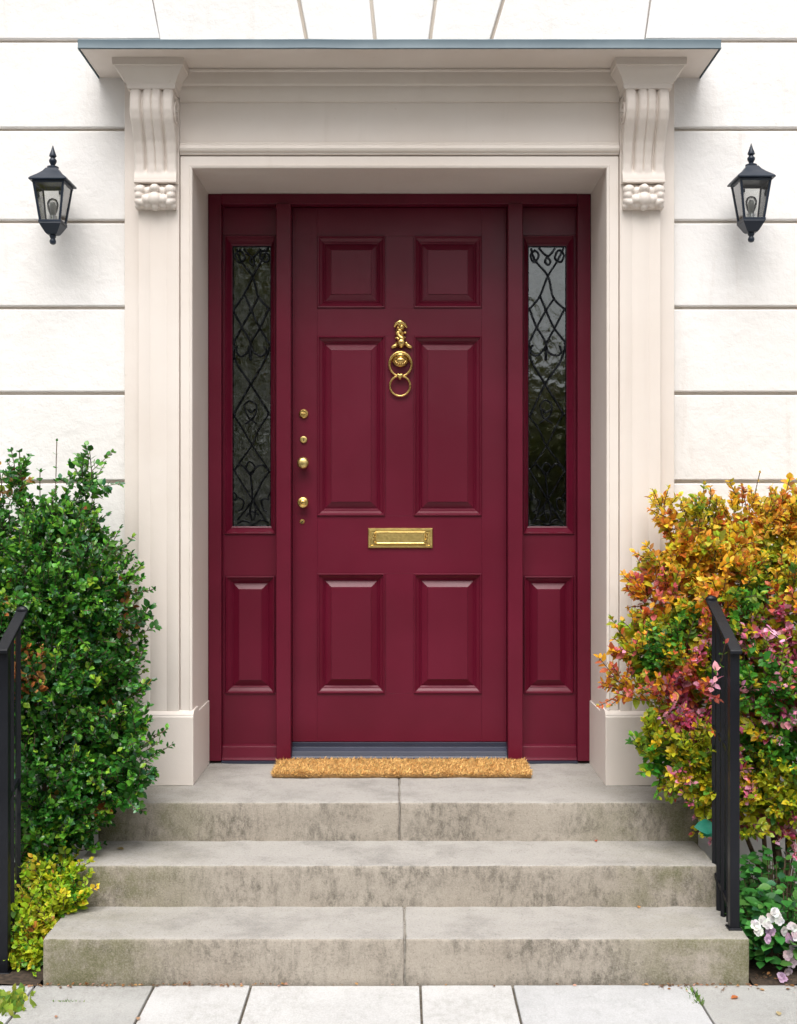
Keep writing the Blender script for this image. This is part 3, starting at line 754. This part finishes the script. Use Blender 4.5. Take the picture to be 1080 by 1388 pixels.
# ------------------------------------------------------------------ lanterns
def lantern(cx_px, dz, s, label):
    d = 4.865; cx_ = X(cx_px, d); top = 0
    zf = lambda py: Z(py + dz, 4.80)
    root = empty('wall_lantern', (cx_, WALL, zf(280)), label, 'lantern', 'lanterns flanking the door')
    cy_ = 4.865
    def fr(w, z): return [(cx_-w, cy_-w, z), (cx_+w, cy_-w, z), (cx_+w, cy_+w, z), (cx_-w, cy_+w, z)]
    def frust(mb, levels):
        b = len(mb.v)
        for w, z in levels: mb.v += fr(w, z)
        for k in range(len(levels)-1):
            for i in range(4): j = (i+1) % 4; mb.f.append((b+4*k+i, b+4*k+j, b+4*k+4+j, b+4*k+4+i))
        mb.f.append((b+3,b+2,b+1,b)); q = b+4*(len(levels)-1); mb.f.append((q,q+1,q+2,q+3))
    zt, ze, zg, zb = zf(222), zf(243), zf(297), zf(312)
    mb = MB(); frust(mb, [(.072, ze-.002), (.078, ze-.002), (.079, ze+.004), (.074, ze+.010), (.050, ze+.030), (.034, ze+.046), (.024, ze+.061), (.018, ze+.062)])
    rf = mb.build('roof', M['lantern'], root, bevel=.0012, seg=1)
    fz = ze+.062
    MB().lathe([(.024,0),(.024,.008),(.016,.011),(.009,.014),(.011,.020),(.016,.030),(.016,.036),(.010,.044),(.009,.047),(.015,.052),(.015,.056),(.009,.072),(.004,.088),(.001,.098)], (cx_, cy_, fz), 'Z', 16).build('finial', M['lantern'], rf, smooth=40)
    # cage: top rim, bottom rim, four tapering corner bars
    wt, wb = .066, .045
    cg = MB()
    def rim(w, z0, z1, th):
        cg.box(cx_-w, cx_+w, cy_-w, cy_-w+th, z0, z1); cg.box(cx_-w, cx_+w, cy_+w-th, cy_+w, z0, z1)
        cg.box(cx_-w, cx_-w+th, cy_-w+th, cy_+w-th, z0, z1); cg.box(cx_+w-th, cx_+w, cy_-w+th, cy_+w-th, z0, z1)
    rim(wt+.001, ze-.012, ze-.0025, .008); rim(wb+.002, zg-.006, zg+.004, .008)
    h = .0045
    for sx_ in (-1, 1):
        for sy_ in (-1, 1):
            A = Vector((cx_+sx_*(wb-h), cy_+sy_*(wb-h), zg)); B = Vector((cx_+sx_*(wt-h), cy_+sy_*(wt-h), ze-.008))
            cg.add([A+Vector((i*h,j*h,0)) for i,j in ((-1,-1),(1,-1),(1,1),(-1,1))] + [B+Vector((i*h,j*h,0)) for i,j in ((-1,-1),(1,-1),(1,1),(-1,1))], [(0,3,2,1),(4,5,6,7),(0,1,5,4),(1,2,6,5),(2,3,7,6),(3,0,4,7)])
    cg.build('cage', M['lantern'], root, bevel=.0008, seg=1)
    for k in range(4):
        rot = Matrix.Rotation(k*math.pi/2, 3, 'Z'); gi = .004
        q = [Vector((-(wb-.006), -(wb-gi), zg+.003)), Vector((wb-.006, -(wb-gi), zg+.003)), Vector((wt-.006, -(wt-gi), ze-.010)), Vector((-(wt-.006), -(wt-gi), ze-.010))]
        back = [p + Vector((0,.002,0)) for p in q]
        pane = MB().hexa([Vector((cx_,cy_,0)) + rot @ p for p in q], [Vector((cx_,cy_,0)) + rot @ p for p in back]); pane.build('glass_pane', M['lampglass'], root)
    bs = MB(); frust(bs, [(.020, zg-.050), (.026, zg-.044), (.044, zg-.012), (.0475, zg-.0065), (.0475, zg-.0062)]); bs.build('base', M['lantern'], root, bevel=.001, seg=1)
    MB().lathe([(.006,-.090),(.012,-.086),(.014,-.078),(.012,-.070),(.009,-.066),(.013,-.060),(.014,-.056),(.012,-.049)], (cx_, cy_, zg), 'Z', 14).build('drop_finial', M['lantern'], root, smooth=40)
    hd = MB().lathe([(.016,-.004),(.016,.030),(.013,.032)], (cx_, cy_, zg), 'Z', 14).build('lamp_holder', M['silver'], root, smooth=40)
    MB().lathe([(.011,.033),(.019,.050),(.024,.070),(.024,.082),(.018,.096),(.008,.102),(.002,.103)], (cx_, cy_, zg), 'Z', 16).build('bulb', M['lampglass'], root, smooth=60)
    MB().lathe([(.009,.034),(.013,.050),(.014,.074),(.008,.086),(.002,.088)], (cx_, cy_, zg), 'Z', 10).build('filament_tube', M['white'], hd, smooth=60)
    # wall plate and arm
    MB().box(cx_-.010, cx_+.010, cy_+.055, WALL, ze+.006, ze+.022).build('arm', M['lantern'], root, bevel=.002)
    MB().box(cx_-.020, cx_+.020, WALL-.006, WALL+.004, ze-.004, ze+.040).build('wall_plate', M['lantern'], root, bevel=.003)
M['white'] = simple('white_ceramic', (.8,.8,.78), .4, .03)
lantern(71.5, 0, -1, 'black glazed lantern on the wall above the glossy green shrub')
lantern(1018, -3, 1, 'black glazed lantern on the wall above the orange leaved shrub')

# ------------------------------------------------------------------ railings
def railing(xr, pts, z_base, label, base_fn, extra):
    """pts: list of depth positions from near to far; handrail rises towards the door"""
    d0, z0, d1, z1 = pts
    root = empty('iron_railing', (xr, d0, z_base), label, 'railing', 'black iron railings beside the steps')
    zt = lambda d: z0 + (z1-z0)*(d-d0)/(d1-d0)
    w = .022
    hr = MB(); a_ = d0-.035; b_ = d1
    hr.hexa([(xr-w, a_, zt(a_)-.014), (xr+w, a_, zt(a_)-.014), (xr+w, a_, zt(a_)), (xr-w, a_, zt(a_))], [(xr-w, b_, zt(b_)-.014), (xr+w, b_, zt(b_)-.014), (xr+w, b_, zt(b_)), (xr-w, b_, zt(b_))])
    ho = hr.build('handrail', M['iron'], root, bevel=.004)
    MB().ellipsoid((xr, b_, zt(b_)-.003), (w*1.05, .014, .016)).build('rail_end', M['iron'], ho, smooth=60)
    MB().box(xr-.017, xr+.017, d0-.017, d0+.017, base_fn(d0), zt(d0)-.012).build('newel_post', M['iron'], root, bevel=.003)
    MB().box(xr-.024, xr+.024, d0-.024, d0+.024, base_fn(d0)-.004, base_fn(d0)+.008).build('post_foot', M['iron'], root, bevel=.003)
    n = extra
    for k in range(1, n+1):
        d = d0 + (d1-.045-d0)*k/n
        m = MB(); dx_ = .002*math.sin(k*2.1)
        m.tube([(xr+dx_, d, base_fn(d)-.004), (xr, d, (base_fn(d)+zt(d))/2), (xr, d, zt(d)-.012)], .0105, 4); m.build('baluster', M['iron'], root)
    for hz in (.60, .055):
        bb = MB(); A = base_fn(d0)+hz; B = base_fn(d0)+hz + (z1-z0)*.5
        bb.hexa([(xr-.007, d0+.01, A-.010), (xr+.007, d0+.01, A-.010), (xr+.007, d0+.01, A+.010), (xr-.007, d0+.01, A+.010)], [(xr-.007, d1-.04, B-.010), (xr+.007, d1-.04, B-.010), (xr+.007, d1-.04, B+.010), (xr-.007, d1-.04, B+.010)])
        bb.build('cross_bar', M['iron'], root, bevel=.002)
railing(1.183, (4.105, 1.160, 4.40, 1.300), H, 'black iron railing standing on the bottom step beside the orange shrub', lambda d: H, 4)
railing(-1.396, (4.10, 1.165, 4.29, 1.268), 0, 'black iron railing in front of the glossy green shrub', lambda d: .0, 2)

# ------------------------------------------------------------------ shrubs
def inside_solid(p):
    x, y, z = p
    if y > WALL-.02: return True
    if abs(x) < 1.19 and y > 4.91: return True
    if XL-.005 < x < XR+.005:
        top = H if y < D2 else (2*H if y < D3 else LAND)
        if y > D1-.005 and z < top+.004: return True
    return z < .0
def fibon(n):
    i = np.arange(n)+.5; ph = np.arccos(1-2*i/n); th = math.pi*(1+5**.5)*i
    return np.stack([np.cos(th)*np.sin(ph), np.sin(th)*np.sin(ph), np.cos(ph)], 1)
def shrub(name, label, lobes, base, leaf, colour, mat, n_twig, per, seed, group=None, shoots=(), fill=1.0, cat='shrub', tl=(.05,.115), stems=7):
    r_ = random.Random(seed)
    root = empty(name, base, label, cat, group)
    LB = [(P(x, y, d), Vector((r*d/F*sx, .9*r*d/F*sy, r*d/F*sz))) for x, y, r, d, sx, sy, sz in lobes]
    pos = []; td = []; nm = []; Ls = []; Ws = []; cs = []
    tw = MB()
    def leaf_at(p, t, up, size, base_c=None):
        if inside_solid(p + t*size*.8) or inside_solid(p): return
        pos.append(tuple(p)); td.append(tuple(t)); nm.append(tuple(up)); L = size*r_.choice((.55,.75,.95,1.0,1.15,1.35))*r_.uniform(.9,1.1)
        Ls.append(L); Ws.append(L*leaf[1]*r_.uniform(.85,1.15)); cs.append(tuple(v*r_.uniform(.8,1.2) for v in base_c) if base_c and r_.random() < .6 else colour(p, r_))
    def twig(p, d, length, nl, size, taper=1.0, stemr=.0020):
        d = d.normalized(); q = Vector(p); path = [q.copy()]; bc = colour(q, r_); size = size*r_.uniform(.75,1.2)
        bend = Vector((r_.gauss(0,.25), r_.gauss(0,.25), r_.uniform(0,.35)))
        for k in range(nl):
            d = (d + bend*(1/nl)).normalized(); q = q + d*(length/nl); path.append(q.copy())
            sdv = d.cross(Vector((r_.gauss(0,1), r_.gauss(0,1), r_.gauss(0,1)))).normalized()
            for sg in (-1, 1):
                ld = (d*r_.uniform(.25,.8) + sdv*sg*r_.uniform(.6,1.1) + Vector((0,-.15,.1))).normalized()
                up = Vector((r_.gauss(0,.45), -.55 + r_.gauss(0,.45), .8 + r_.gauss(0,.35)))
                leaf_at(q, ld, up, size*(1 - .35*(k/nl)*taper), bc)
        for _ in range(3):
            leaf_at(q, (d + Vector((r_.gauss(0,.5), r_.gauss(0,.5), r_.gauss(0,.5)))).normalized(), Vector((r_.gauss(0,.5), -.5, .8)), size*.62, bc)
        if not inside_solid(path[-1]) and not inside_solid(path[0]): tw.tube(path[::2] + ([path[-1]] if len(path) % 2 == 0 else []), stemr, 3, cap=False)
    wts = [l[1].x*l[1].z + l[1].x*l[1].y for l in LB]
    made = 0; tries = 0
    while made < n_twig and tries < n_twig*12:
        tries += 1
        c, rad = r_.choices(LB, wts)[0]
        v = Vector((r_.gauss(0,1), r_.gauss(0,1)-.35, r_.gauss(0,1)+.15)).normalized()
        f = r_.uniform(.62, .95)
        p = c + Vector((v.x*rad.x, v.y*rad.y, v.z*rad.z))*f
        deep = False
        for c2, r2 in LB:
            if c2 is c: continue
            q = p - c2
            if (q.x/r2.x)**2 + (q.y/r2.y)**2 + (q.z/r2.z)**2 < .40: deep = True; break
        if deep or inside_solid(p): continue
        # clumping: skip some areas so that gaps and dark hollows open up
        if noise.noise(p*7.5 + Vector((seed,0,0))) < -.15 and r_.random() < .85: continue
        twig(p, v*.9 + Vector((0,-.1,.45)) + Vector((r_.gauss(0,.35), r_.gauss(0,.3), r_.gauss(0,.3))), r_.uniform(*tl), per, leaf[0])
        made += 1
    for _ in range(int(n_twig*4*fill)):
        c, rad = r_.choices(LB, wts)[0]
        v = Vector((r_.gauss(0,1), r_.gauss(0,1), r_.gauss(0,1))).normalized()*r_.uniform(.3,.8)
        p = c + Vector((v.x*rad.x, v.y*rad.y, v.z*rad.z))
        leaf_at(p, Vector((r_.gauss(0,1), r_.gauss(0,1), r_.gauss(0,1))).normalized(), Vector((r_.gauss(0,.6), -.4, .7)), leaf[0]*1.1)
    for (x, y, d, x2, y2, nl, sc, *dd) in shoots:
        A = P(x, y, d); B = P(x2, y2, dd[0] if dd else d-.02)
        twig(A, B-A, (B-A).length, nl, leaf[0]*sc, .4, .0022)
    b0 = Vector(base)
    bb = MB()
    for k in range(stems):
        c, rad = LB[k % len(LB)]
        s0 = b0 + Vector((r_.uniform(-.08,.08), r_.uniform(-.06,.06), -.01)); e_ = c + Vector((r_.uniform(-.5,.5)*rad.x, r_.uniform(-.4,.4)*rad.y, rad.z*.6))
        mid = (s0+e_)/2 + Vector((r_.gauss(0,.05), r_.gauss(0,.04), .03))
        pth = smooth_path([tuple(s0), tuple(mid), tuple(e_)], 5)
        bb.tube(pth, [.011*(1-.75*i/len(pth)) for i in range(len(pth))], 6)
    bb.build('stems', M['bark'], root, smooth=60)
    o = tw.build('twigs', M['bark'], root); o['kind'] = 'stuff'
    o = soup(LEAF_V, LEAF_F, pos, td, nm, Ls, Ws, cs, 'foliage', mat, root); o['kind'] = 'stuff'
    return root
def lerp(a_, b_, t): return tuple(a_[i]*(1-t)+b_[i]*t for i in range(3))
def pick(r_, opts):
    c = r_.choices([o[0] for o in opts], [o[1] for o in opts])[0]; v = r_.uniform(.8,1.2)
    return tuple(min(.95, k*v) for k in c)
# left: glossy dark green
def col_green(p, r_):
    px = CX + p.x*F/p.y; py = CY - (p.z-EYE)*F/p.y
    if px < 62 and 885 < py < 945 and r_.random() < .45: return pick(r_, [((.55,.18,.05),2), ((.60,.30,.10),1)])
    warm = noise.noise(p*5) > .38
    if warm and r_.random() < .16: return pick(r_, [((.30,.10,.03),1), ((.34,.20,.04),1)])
    up = 1.25 if py < 850 else .75  # more pale leaves up top, painting brighter highlights into the colour
    paleness = .5 + .5*noise.noise(p*6 + Vector((4,0,0)))
    return pick(r_, [((.020,.100,.014), 2.6), ((.044,.185,.022), 3.6), ((.105,.300,.028), 2.6*up), ((.27,.46,.040), 1.7*paleness*up), ((.08,.21,.10), .5)])
GL = [(-70,775,110,4.72,1,.8,1), (30,785,88,4.66,1,1,1), (85,735,46,4.70,1,1,1.1), (90,810,92,4.62,1,1,1), (130,850,52,4.60,1,1,1.1), (70,930,112,4.58,1,1,1), (145,940,40,4.62,1,1,1),
      (150,1025,55,4.50,1,.9,1), (60,1060,100,4.52,1,.9,1), (-60,950,130,4.6,1,.9,1), (100,1085,44,4.48,1,.8,1), (60,1140,62,4.45,1,.8,.9), (116,655,19,4.70,.8,1,1.7), (20,665,17,4.70,.8,.8,1.6), (60,705,20,4.70,1,.8,1), (175,1000,30,4.50,1,1,1), (170,1066,26,4.46,1,1,1)]
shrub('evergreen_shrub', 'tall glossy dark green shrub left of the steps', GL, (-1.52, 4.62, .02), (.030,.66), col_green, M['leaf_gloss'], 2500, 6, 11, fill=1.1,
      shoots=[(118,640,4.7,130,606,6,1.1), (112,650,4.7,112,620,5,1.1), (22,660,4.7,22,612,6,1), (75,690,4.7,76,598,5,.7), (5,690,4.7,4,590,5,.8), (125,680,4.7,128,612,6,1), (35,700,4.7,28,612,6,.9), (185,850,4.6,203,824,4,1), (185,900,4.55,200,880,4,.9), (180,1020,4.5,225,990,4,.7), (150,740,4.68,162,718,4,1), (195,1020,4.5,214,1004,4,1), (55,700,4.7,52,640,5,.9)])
# low golden shrub in front of it
def col_gold(p, r_): return pick(r_, [((.52,.60,.03), 3.4), ((.34,.54,.03), 3), ((.70,.58,.04), 1.2), ((.12,.36,.03), 1.2), ((.55,.22,.05), .25)])
shrub('golden_shrub', 'low yellow green shrub at the foot of the left railing', [(70,1210,36,4.36,1,1,1), (38,1245,46,4.30,1,.9,1), (85,1240,24,4.26,1,.8,1), (28,1300,36,4.22,1,.8,.9), (-30,1270,60,4.28,1,.8,1), (60,1290,30,4.2,.9,.7,.9), (20,1330,30,4.14,1,.7,.8), (90,1185,28,4.36,1,.8,.9), (100,1225,18,4.30,1,.8,.9)],
      (-1.42, 4.27, .02), (.028,.66), col_gold, M['leaf'], 620, 5, 21, fill=1.3, tl=(.05,.10), stems=5)
# right: autumn-coloured shrub
def col_autumn(p, r_):
    px = CX + p.x*F/p.y; py = CY - (p.z-EYE)*F/p.y
    nz = 70*noise.noise(p*4.2); y = py + nz; n2 = noise.noise(p*6.5 + Vector((9,2,0)))
    ORANGE = [((.70,.30,.04),2.4), ((.84,.54,.04),3.8), ((.56,.15,.03),.9), ((.60,.52,.03),2.2), ((.36,.16,.04),.3), ((.34,.42,.03),1.0)]
    PINK = [((.66,.13,.27),3), ((.75,.32,.45),2.6), ((.60,.12,.09),1.2)]
    REDOR = [((.62,.15,.05),2.2), ((.72,.36,.02),2.6), ((.60,.14,.14),1.2), ((.45,.42,.03),1.2)]
    YG = [((.46,.46,.02),3), ((.28,.38,.02),2.4), ((.64,.48,.02),1.6), ((.10,.22,.02),1)]
    GR = [((.05,.22,.025),3), ((.09,.32,.03),2.5), ((.22,.38,.03),1.2)]
    if px > 990 and 825 < y < 935 and n2 > -.2: return pick(r_, PINK if r_.random() < .62 else YG)
    if px > 1005 and 900 < y < 1020: return pick(r_, GR if n2 < .12 else PINK if r_.random() < .5 else YG)
    if y < 800: return pick(r_, ORANGE if n2 > -.3 else YG)
    if y < 960:
        if n2 > (.20 if px > 940 else .40): return pick(r_, PINK)
        return pick(r_, REDOR if n2 > -.05 else YG if n2 > -.3 else GR)
    if px > 1005 and y < 1050: return pick(r_, GR)
    if n2 > .36: return pick(r_, PINK)
    return pick(r_, YG if n2 > -.32 else GR)
AL = [(950,742,52,4.74,1,.9,1), (1020,732,56,4.72,1,.9,1), (1090,738,66,4.72,1,.9,1), (915,810,50,4.70,1,.9,1), (985,820,78,4.66,1,.9,1), (1075,840,85,4.6,1,.9,1), (875,885,34,4.66,1,1,.8), (930,900,62,4.62,1,.9,1),
      (900,1005,48,4.60,1,.9,1), (945,1030,52,4.54,1,.9,1), (925,960,50,4.60,1,.9,1), (1010,1100,50,4.5,1,.8,.9), (1040,940,88,4.56,1,.9,1), (1110,960,100,4.56,1,.9,1), (1060,1050,66,4.5,1,.8,1), (955,1070,30,4.5,1,.8,.9), (1090,1100,60,4.5,1,.8,.8), (848,930,18,4.64,1.2,1,.8), (905,700,20,4.74,1,1,1)]
shrub('autumn_shrub', 'large orange, yellow and pink leaved shrub right of the steps', AL, (1.50, 4.62, .02), (.034,.60), col_autumn, M['leaf'], 1900, 6, 31, fill=1.1,
      shoots=[(1020,690,4.72,1025,640,4,.6), (900,700,4.74,886,678,4,.8), (880,760,4.72,858,748,5,.8), (960,690,4.72,972,662,5,.9), (860,880,4.66,828,868,5,1), (850,930,4.64,822,918,5,.9), (870,950,4.6,838,940,5,.9), (1060,680,4.7,1075,652,4,1), (875,1020,4.58,856,1000,4,1), (1000,690,4.72,1000,662,5,.9), (930,700,4.74,925,672,4,.9), (895,1060,4.55,930,1085,4,1), (885,780,4.72,868,800,4,.9), (960,935,4.42,992,922,5,.9,4.06), (955,950,4.42,975,945,4,.9,4.20), (965,915,4.42,1000,900,4,.85,4.06), (985,900,4.45,975,890,4,.85,4.22), (945,920,4.5,968,930,5,.9,4.30), (950,985,4.45,975,1000,4,.85,4.18), (1045,905,4.4,1025,885,5,.9,4.10), (1070,870,4.4,1045,862,5,.9,4.12), (1060,920,4.4,1040,905,5,.9,4.15)])
# sprigs that lean out through the balusters of the right railing belong to the same shrub; bedding plants below
def bedding(name, label, px, py, d, spread, n, size, seed, cols, base_z=.02, cat='plant', group=None, hgt=.12):
    r_ = random.Random(seed); c = P(px, py, d); root = empty(name, (c.x, c.y, base_z), label, cat, group)
    pos = []; td = []; nm = []; Ls = []; Ws = []; cs = []; stm = MB()
    for _ in range(n):
        an = r_.uniform(0, 2*math.pi); rr = spread*math.sqrt(r_.random()); z = base_z + hgt*(r_.uniform(.25,1))*(1-.5*(rr/spread)**2)
        p = Vector((c.x+rr*math.cos(an), c.y+rr*.7*math.sin(an), z))
        if inside_solid(p): continue
        t = Vector((math.cos(an)+r_.gauss(0,.5), math.sin(an)*.7-.3+r_.gauss(0,.5), r_.uniform(-.25,.5)))
        pos.append(tuple(p)); td.append(tuple(t.normalized())); nm.append((r_.gauss(0,.35), -.5+r_.gauss(0,.3), 1)); L = size*r_.uniform(.6,1.2)
        Ls.append(L); Ws.append(L*.68); cs.append(pick(r_, cols))
        if r_.random() < .3: stm.tube([(c.x+.3*rr*math.cos(an), c.y+.2*rr*math.sin(an), base_z-.01), tuple(p)], .002, 3)
    soup(LEAF_V, LEAF_F, pos, td, nm, Ls, Ws, cs, 'foliage', M['leaf'], root)['kind'] = 'stuff'
    stm.build('stems', M['bark'], root)
    return root
BG = [((.035,.17,.03),3), ((.06,.24,.04),2.5), ((.12,.30,.06),1.2), ((.03,.12,.05),1)]
b1 = bedding('bedding_plant', 'leafy green bedding plant with white and pale pink blooms right of the steps', 1068, 1300, 4.18, .21, 620, .050, 5, BG, .0, hgt=.30)
b2 = bedding('ground_cover', 'low bright green leafy ground cover under the orange shrub', 1050, 1215, 4.38, .24, 620, .042, 6, BG, .0, hgt=.36)
PET_V = [(0,0,0), (-.42,.35,.04), (-.5,.7,.02), (-.22,1,-.05), (0,.93,-.03), (.22,1,-.05), (.5,.7,.02), (.42,.35,.04), (0,.5,-.03)]
PET_F = [(0,8,1),(1,8,2),(2,8,3),(3,8,4),(4,8,5),(5,8,6),(6,8,7),(7,8,0)]
for (px, py, c) in ((1033,1248,0),(1024,1254,0),(1050,1236,0),(1046,1243,0),(1074,1256,0),(1040,1273,1),(1068,1273,1),(1068,1295,2),(1076,1288,2),(1068,1318,2),(1062,1262,0),(1028,1262,0),(1040,1252,0),(1056,1246,0),(1078,1268,2),(1072,1304,2),(1060,1324,1),(1044,1262,1)):
    p = P(px, py, 4.03 + random.uniform(-.01,.03)); r_ = random.Random(px*py)
    ax = Vector((r_.gauss(0,.25), -1, r_.uniform(.1,.6))).normalized()
    s1 = ax.orthogonal().normalized(); s2 = ax.cross(s1)
    colr = [(.70,.68,.67), (.50,.33,.48), (.68,.55,.60)][c]
    pos=[]; td=[]; nm=[]; Ls=[]; Ws=[]; cs=[]
    a0 = r_.random()*6
    for k in range(6):
        an = a0 + k*2*math.pi/6
        pos.append(tuple(p)); td.append(tuple((s1*math.cos(an)+s2*math.sin(an)+ax*.25).normalized())); nm.append(tuple(ax)); Ls.append(.019*r_.uniform(.7,1.2)); Ws.append(.018*r_.uniform(.8,1.1)); cs.append(tuple(v*r_.uniform(.9,1.08) for v in colr))
    for k in range(3):
        an = a0+.4 + k*2*math.pi/3
        pos.append(tuple(p+ax*.003)); td.append(tuple((s1*math.cos(an)+s2*math.sin(an)+ax*.6).normalized())); nm.append(tuple(ax)); Ls.append(.012); Ws.append(.012); cs.append(tuple(v*.92 for v in colr))
    soup(PET_V, PET_F, pos, td, nm, Ls, Ws, cs, 'flower', M['petal'], b1)
bpos = P(970, 1122, 4.40)
bl = empty('broad_leaf_plant', (bpos.x, bpos.y, 0), 'small plant with one broad teal leaf tucked beside the top step', 'plant')
soup(LEAF_V, LEAF_F, [tuple(bpos), tuple(bpos+Vector((.0,.02,-.01)))], [(-1,-.15,.10),(-.7,-.3,-.3)], [(0,-.85,.6),(0,-.8,.5)], [.085,.055], [.062,.04], [(.015,.22,.15),(.02,.18,.10)], 'broad_leaf', M['leaf'], bl)
MB().tube([(bpos.x, bpos.y, 0), tuple(bpos)], .003, 5).build('stalk', M['bark'], bl)

# ------------------------------------------------------------------ weeds, fallen leaves
def tuft(name, label, px, py, n, L, seed, cols, spread, wr=.22):
    d = F*EYE/(py-CY); c = P(px, py, d); c.z = -.004; r_ = random.Random(seed)
    pos=[]; td=[]; nm=[]; Ls=[]; Ws=[]; cs=[]
    for _ in range(n):
        pos.append((c.x+r_.gauss(0,spread[0]), c.y+r_.gauss(0,spread[1]), c.z)); td.append((r_.gauss(0,.7), r_.gauss(0,.5)-.1, 1)); nm.append((r_.gauss(0,1), -1, .3))
        l = L*r_.uniform(.5,1.2); Ls.append(l); Ws.append(l*wr); cs.append(pick(r_, cols))
    o = soup(LEAF_V, LEAF_F, pos, td, nm, Ls, Ws, cs, name, M['leaf'])
    tag(o, label, 'weeds', kind='stuff'); return o
GW = [((.14,.26,.04),2), ((.22,.30,.05),1), ((.08,.18,.03),1)]
tuft('moss_tuft', 'thin line of green moss on the grey paving slab at left', 86, 1357, 60, .010, 1, GW, (.030,.003))
tuft('grass_tuft', 'small tuft of grass in the paving joint at right', 943, 1352, 70, .020, 2, GW, (.006,.035))
tuft('weed_clump', 'yellow green weeds at the bottom left corner of the paving', 12, 1362, 130, .034, 3, [((.25,.36,.04),2), ((.38,.40,.05),1), ((.12,.24,.03),1)], (.035,.05), .6)
def fallen(px, py, z, L, colr, label, seed):
    d = F*(EYE-z)/(py-CY); p = P(px, py, d); p.z = z+.004; r_ = random.Random(seed); an = r_.random()*6
    o = soup(LEAF_V, LEAF_F, [tuple(p)], [(math.cos(an), math.sin(an), .08)], [(r_.gauss(0,.15), -.1, 1)], [L], [L*.6], [colr], 'fallen_leaf', M['leaf'])
    tag(o, label, 'leaf', 'fallen leaves on the steps and paving')
fallen(103, 1227, H, .05, (.50,.26,.09), 'curled tan fallen leaf at the left end of the bottom tread', 1)
fallen(158, 1151, 2*H, .038, (.22,.17,.06), 'olive brown fallen leaf at the left end of the middle tread', 2)
fallen(808, 1142, 2*H, .022, (.50,.09,.04), 'tiny red fallen leaf at the back of the middle tread', 3)
fallen(866, 1232, H, .022, (.62,.30,.10), 'tiny orange fallen leaf at the back of the bottom tread', 4)
fallen(1000, 1352, 0, .034, (.52,.16,.05), 'reddish fallen leaf on the grey paving slab by the right bed', 5)
fallen(188, 1380, 0, .024, (.50,.30,.18), 'pale tan fallen leaf on the left grey slab near the joint', 6)
fallen(76, 1381, 0, .018, (.45,.24,.15), 'small brown fallen leaf below the moss on the left slab', 7)
fallen(1056, 1378, 0, .030, (.50,.40,.22), 'pale straw fallen leaf at the bottom right corner', 8)
# crumbs of leaf litter along the foot of the bottom riser
lit = random.Random(9); pos=[]; td=[]; nm=[]; Ls=[]; cs=[]
for _ in range(260):
    s_ = lit.random()
    if s_ < .45: x, y = lit.uniform(-1.3,-.5), 3.998-abs(lit.gauss(0,.008))
    elif s_ < .55: x, y = lit.uniform(-.5,1.0), 3.998-abs(lit.gauss(0,.004))
    else: x, y = lit.uniform(.85,1.6), 3.995+lit.gauss(0,.03)
    if y > 3.995 and x < 1.21: y = 3.99
    z = .003 if x < 1.225 or y < 3.99 else .02
    pos.append((x,y,z)); td.append((lit.gauss(0,1), lit.gauss(0,1), .15)); nm.append((lit.gauss(0,.3), lit.gauss(0,.3), 1)); Ls.append(lit.uniform(.005,.018)); cs.append(pick(lit, [((.30,.14,.05),2), ((.42,.24,.10),1), ((.16,.09,.05),2), ((.55,.30,.22),.6)]))
tag(soup(LEAF_V, LEAF_F, pos, td, nm, Ls, [l*.6 for l in Ls], cs, 'leaf_litter', M['leaf']), 'crumbs of dry leaf litter along the foot of the bottom step', 'litter', kind='stuff')

# ------------------------------------------------------------------ trees across the street (mirrored in the sidelights and door; outer ones unseen, blocking low sky light)
def street_tree(x, y, h, r, label, seed, thr=-.06):
    r_ = random.Random(seed); root = empty('street_tree', (x, y, 0), label, 'tree', 'trees across the street')
    MB().tube(smooth_path([(x,y,-.05),(x+.1,y,h*.3),(x-.05,y+.1,h*.62)], 4), [.16,.15,.14,.13,.13,.12,.11,.10,.08], 8).build('trunk', M['bark'], root, smooth=60)
    n = 3600; pos=[]; td=[]; nm=[]; Ls=[]; cs=[]
    for _ in range(n):
        v = Vector((r_.gauss(0,1), r_.gauss(0,1), r_.gauss(0,1))).normalized()*(r_.random()**.45)
        p = Vector((x+v.x*r, y+v.y*r, h*(.60 if thr > -.1 else .52)+v.z*h*(.43 if thr > -.1 else .47)))
        if noise.noise(p*1.1) < thr: continue
        pos.append(tuple(p)); td.append((r_.gauss(0,1), r_.gauss(0,1), r_.gauss(0,1))); nm.append((r_.gauss(0,1), r_.gauss(0,1), 1)); Ls.append(r_.uniform(.26,.48)); cs.append(pick(r_, [((.16,.20,.03),2), ((.26,.28,.04),1), ((.30,.22,.04),1)]))
    soup(LEAF_V, LEAF_F, pos, td, nm, Ls, [l*.6 for l in Ls], cs, 'crown', M['leaf'], root)['kind'] = 'stuff'
for x, y, h, r, seed, lab in ((-3.4,-10,11,3.3,1,'tall leafy street tree mirrored in the left sidelight'), (3.3,-10.5,4.2,2.0,2,'small leafy street tree mirrored in the right sidelight'),
        (-9.2,-11,10.5,3.4,3,'broad street tree second to the left across the road'), (9.0,-11,11,3.6,4,'broad street tree second to the right across the road'),
        (-15.5,-11.5,10,3.6,5,'outermost street tree to the left across the road'), (15.5,-11.5,10.5,3.6,6,'outermost street tree to the right across the road'), (0.2,-14.5,6.4,2.8,7,'low round street tree straight across the road')):
    street_tree(x, y, h, r, lab, seed, {1: -.11, 2: .04}.get(seed, -.06))
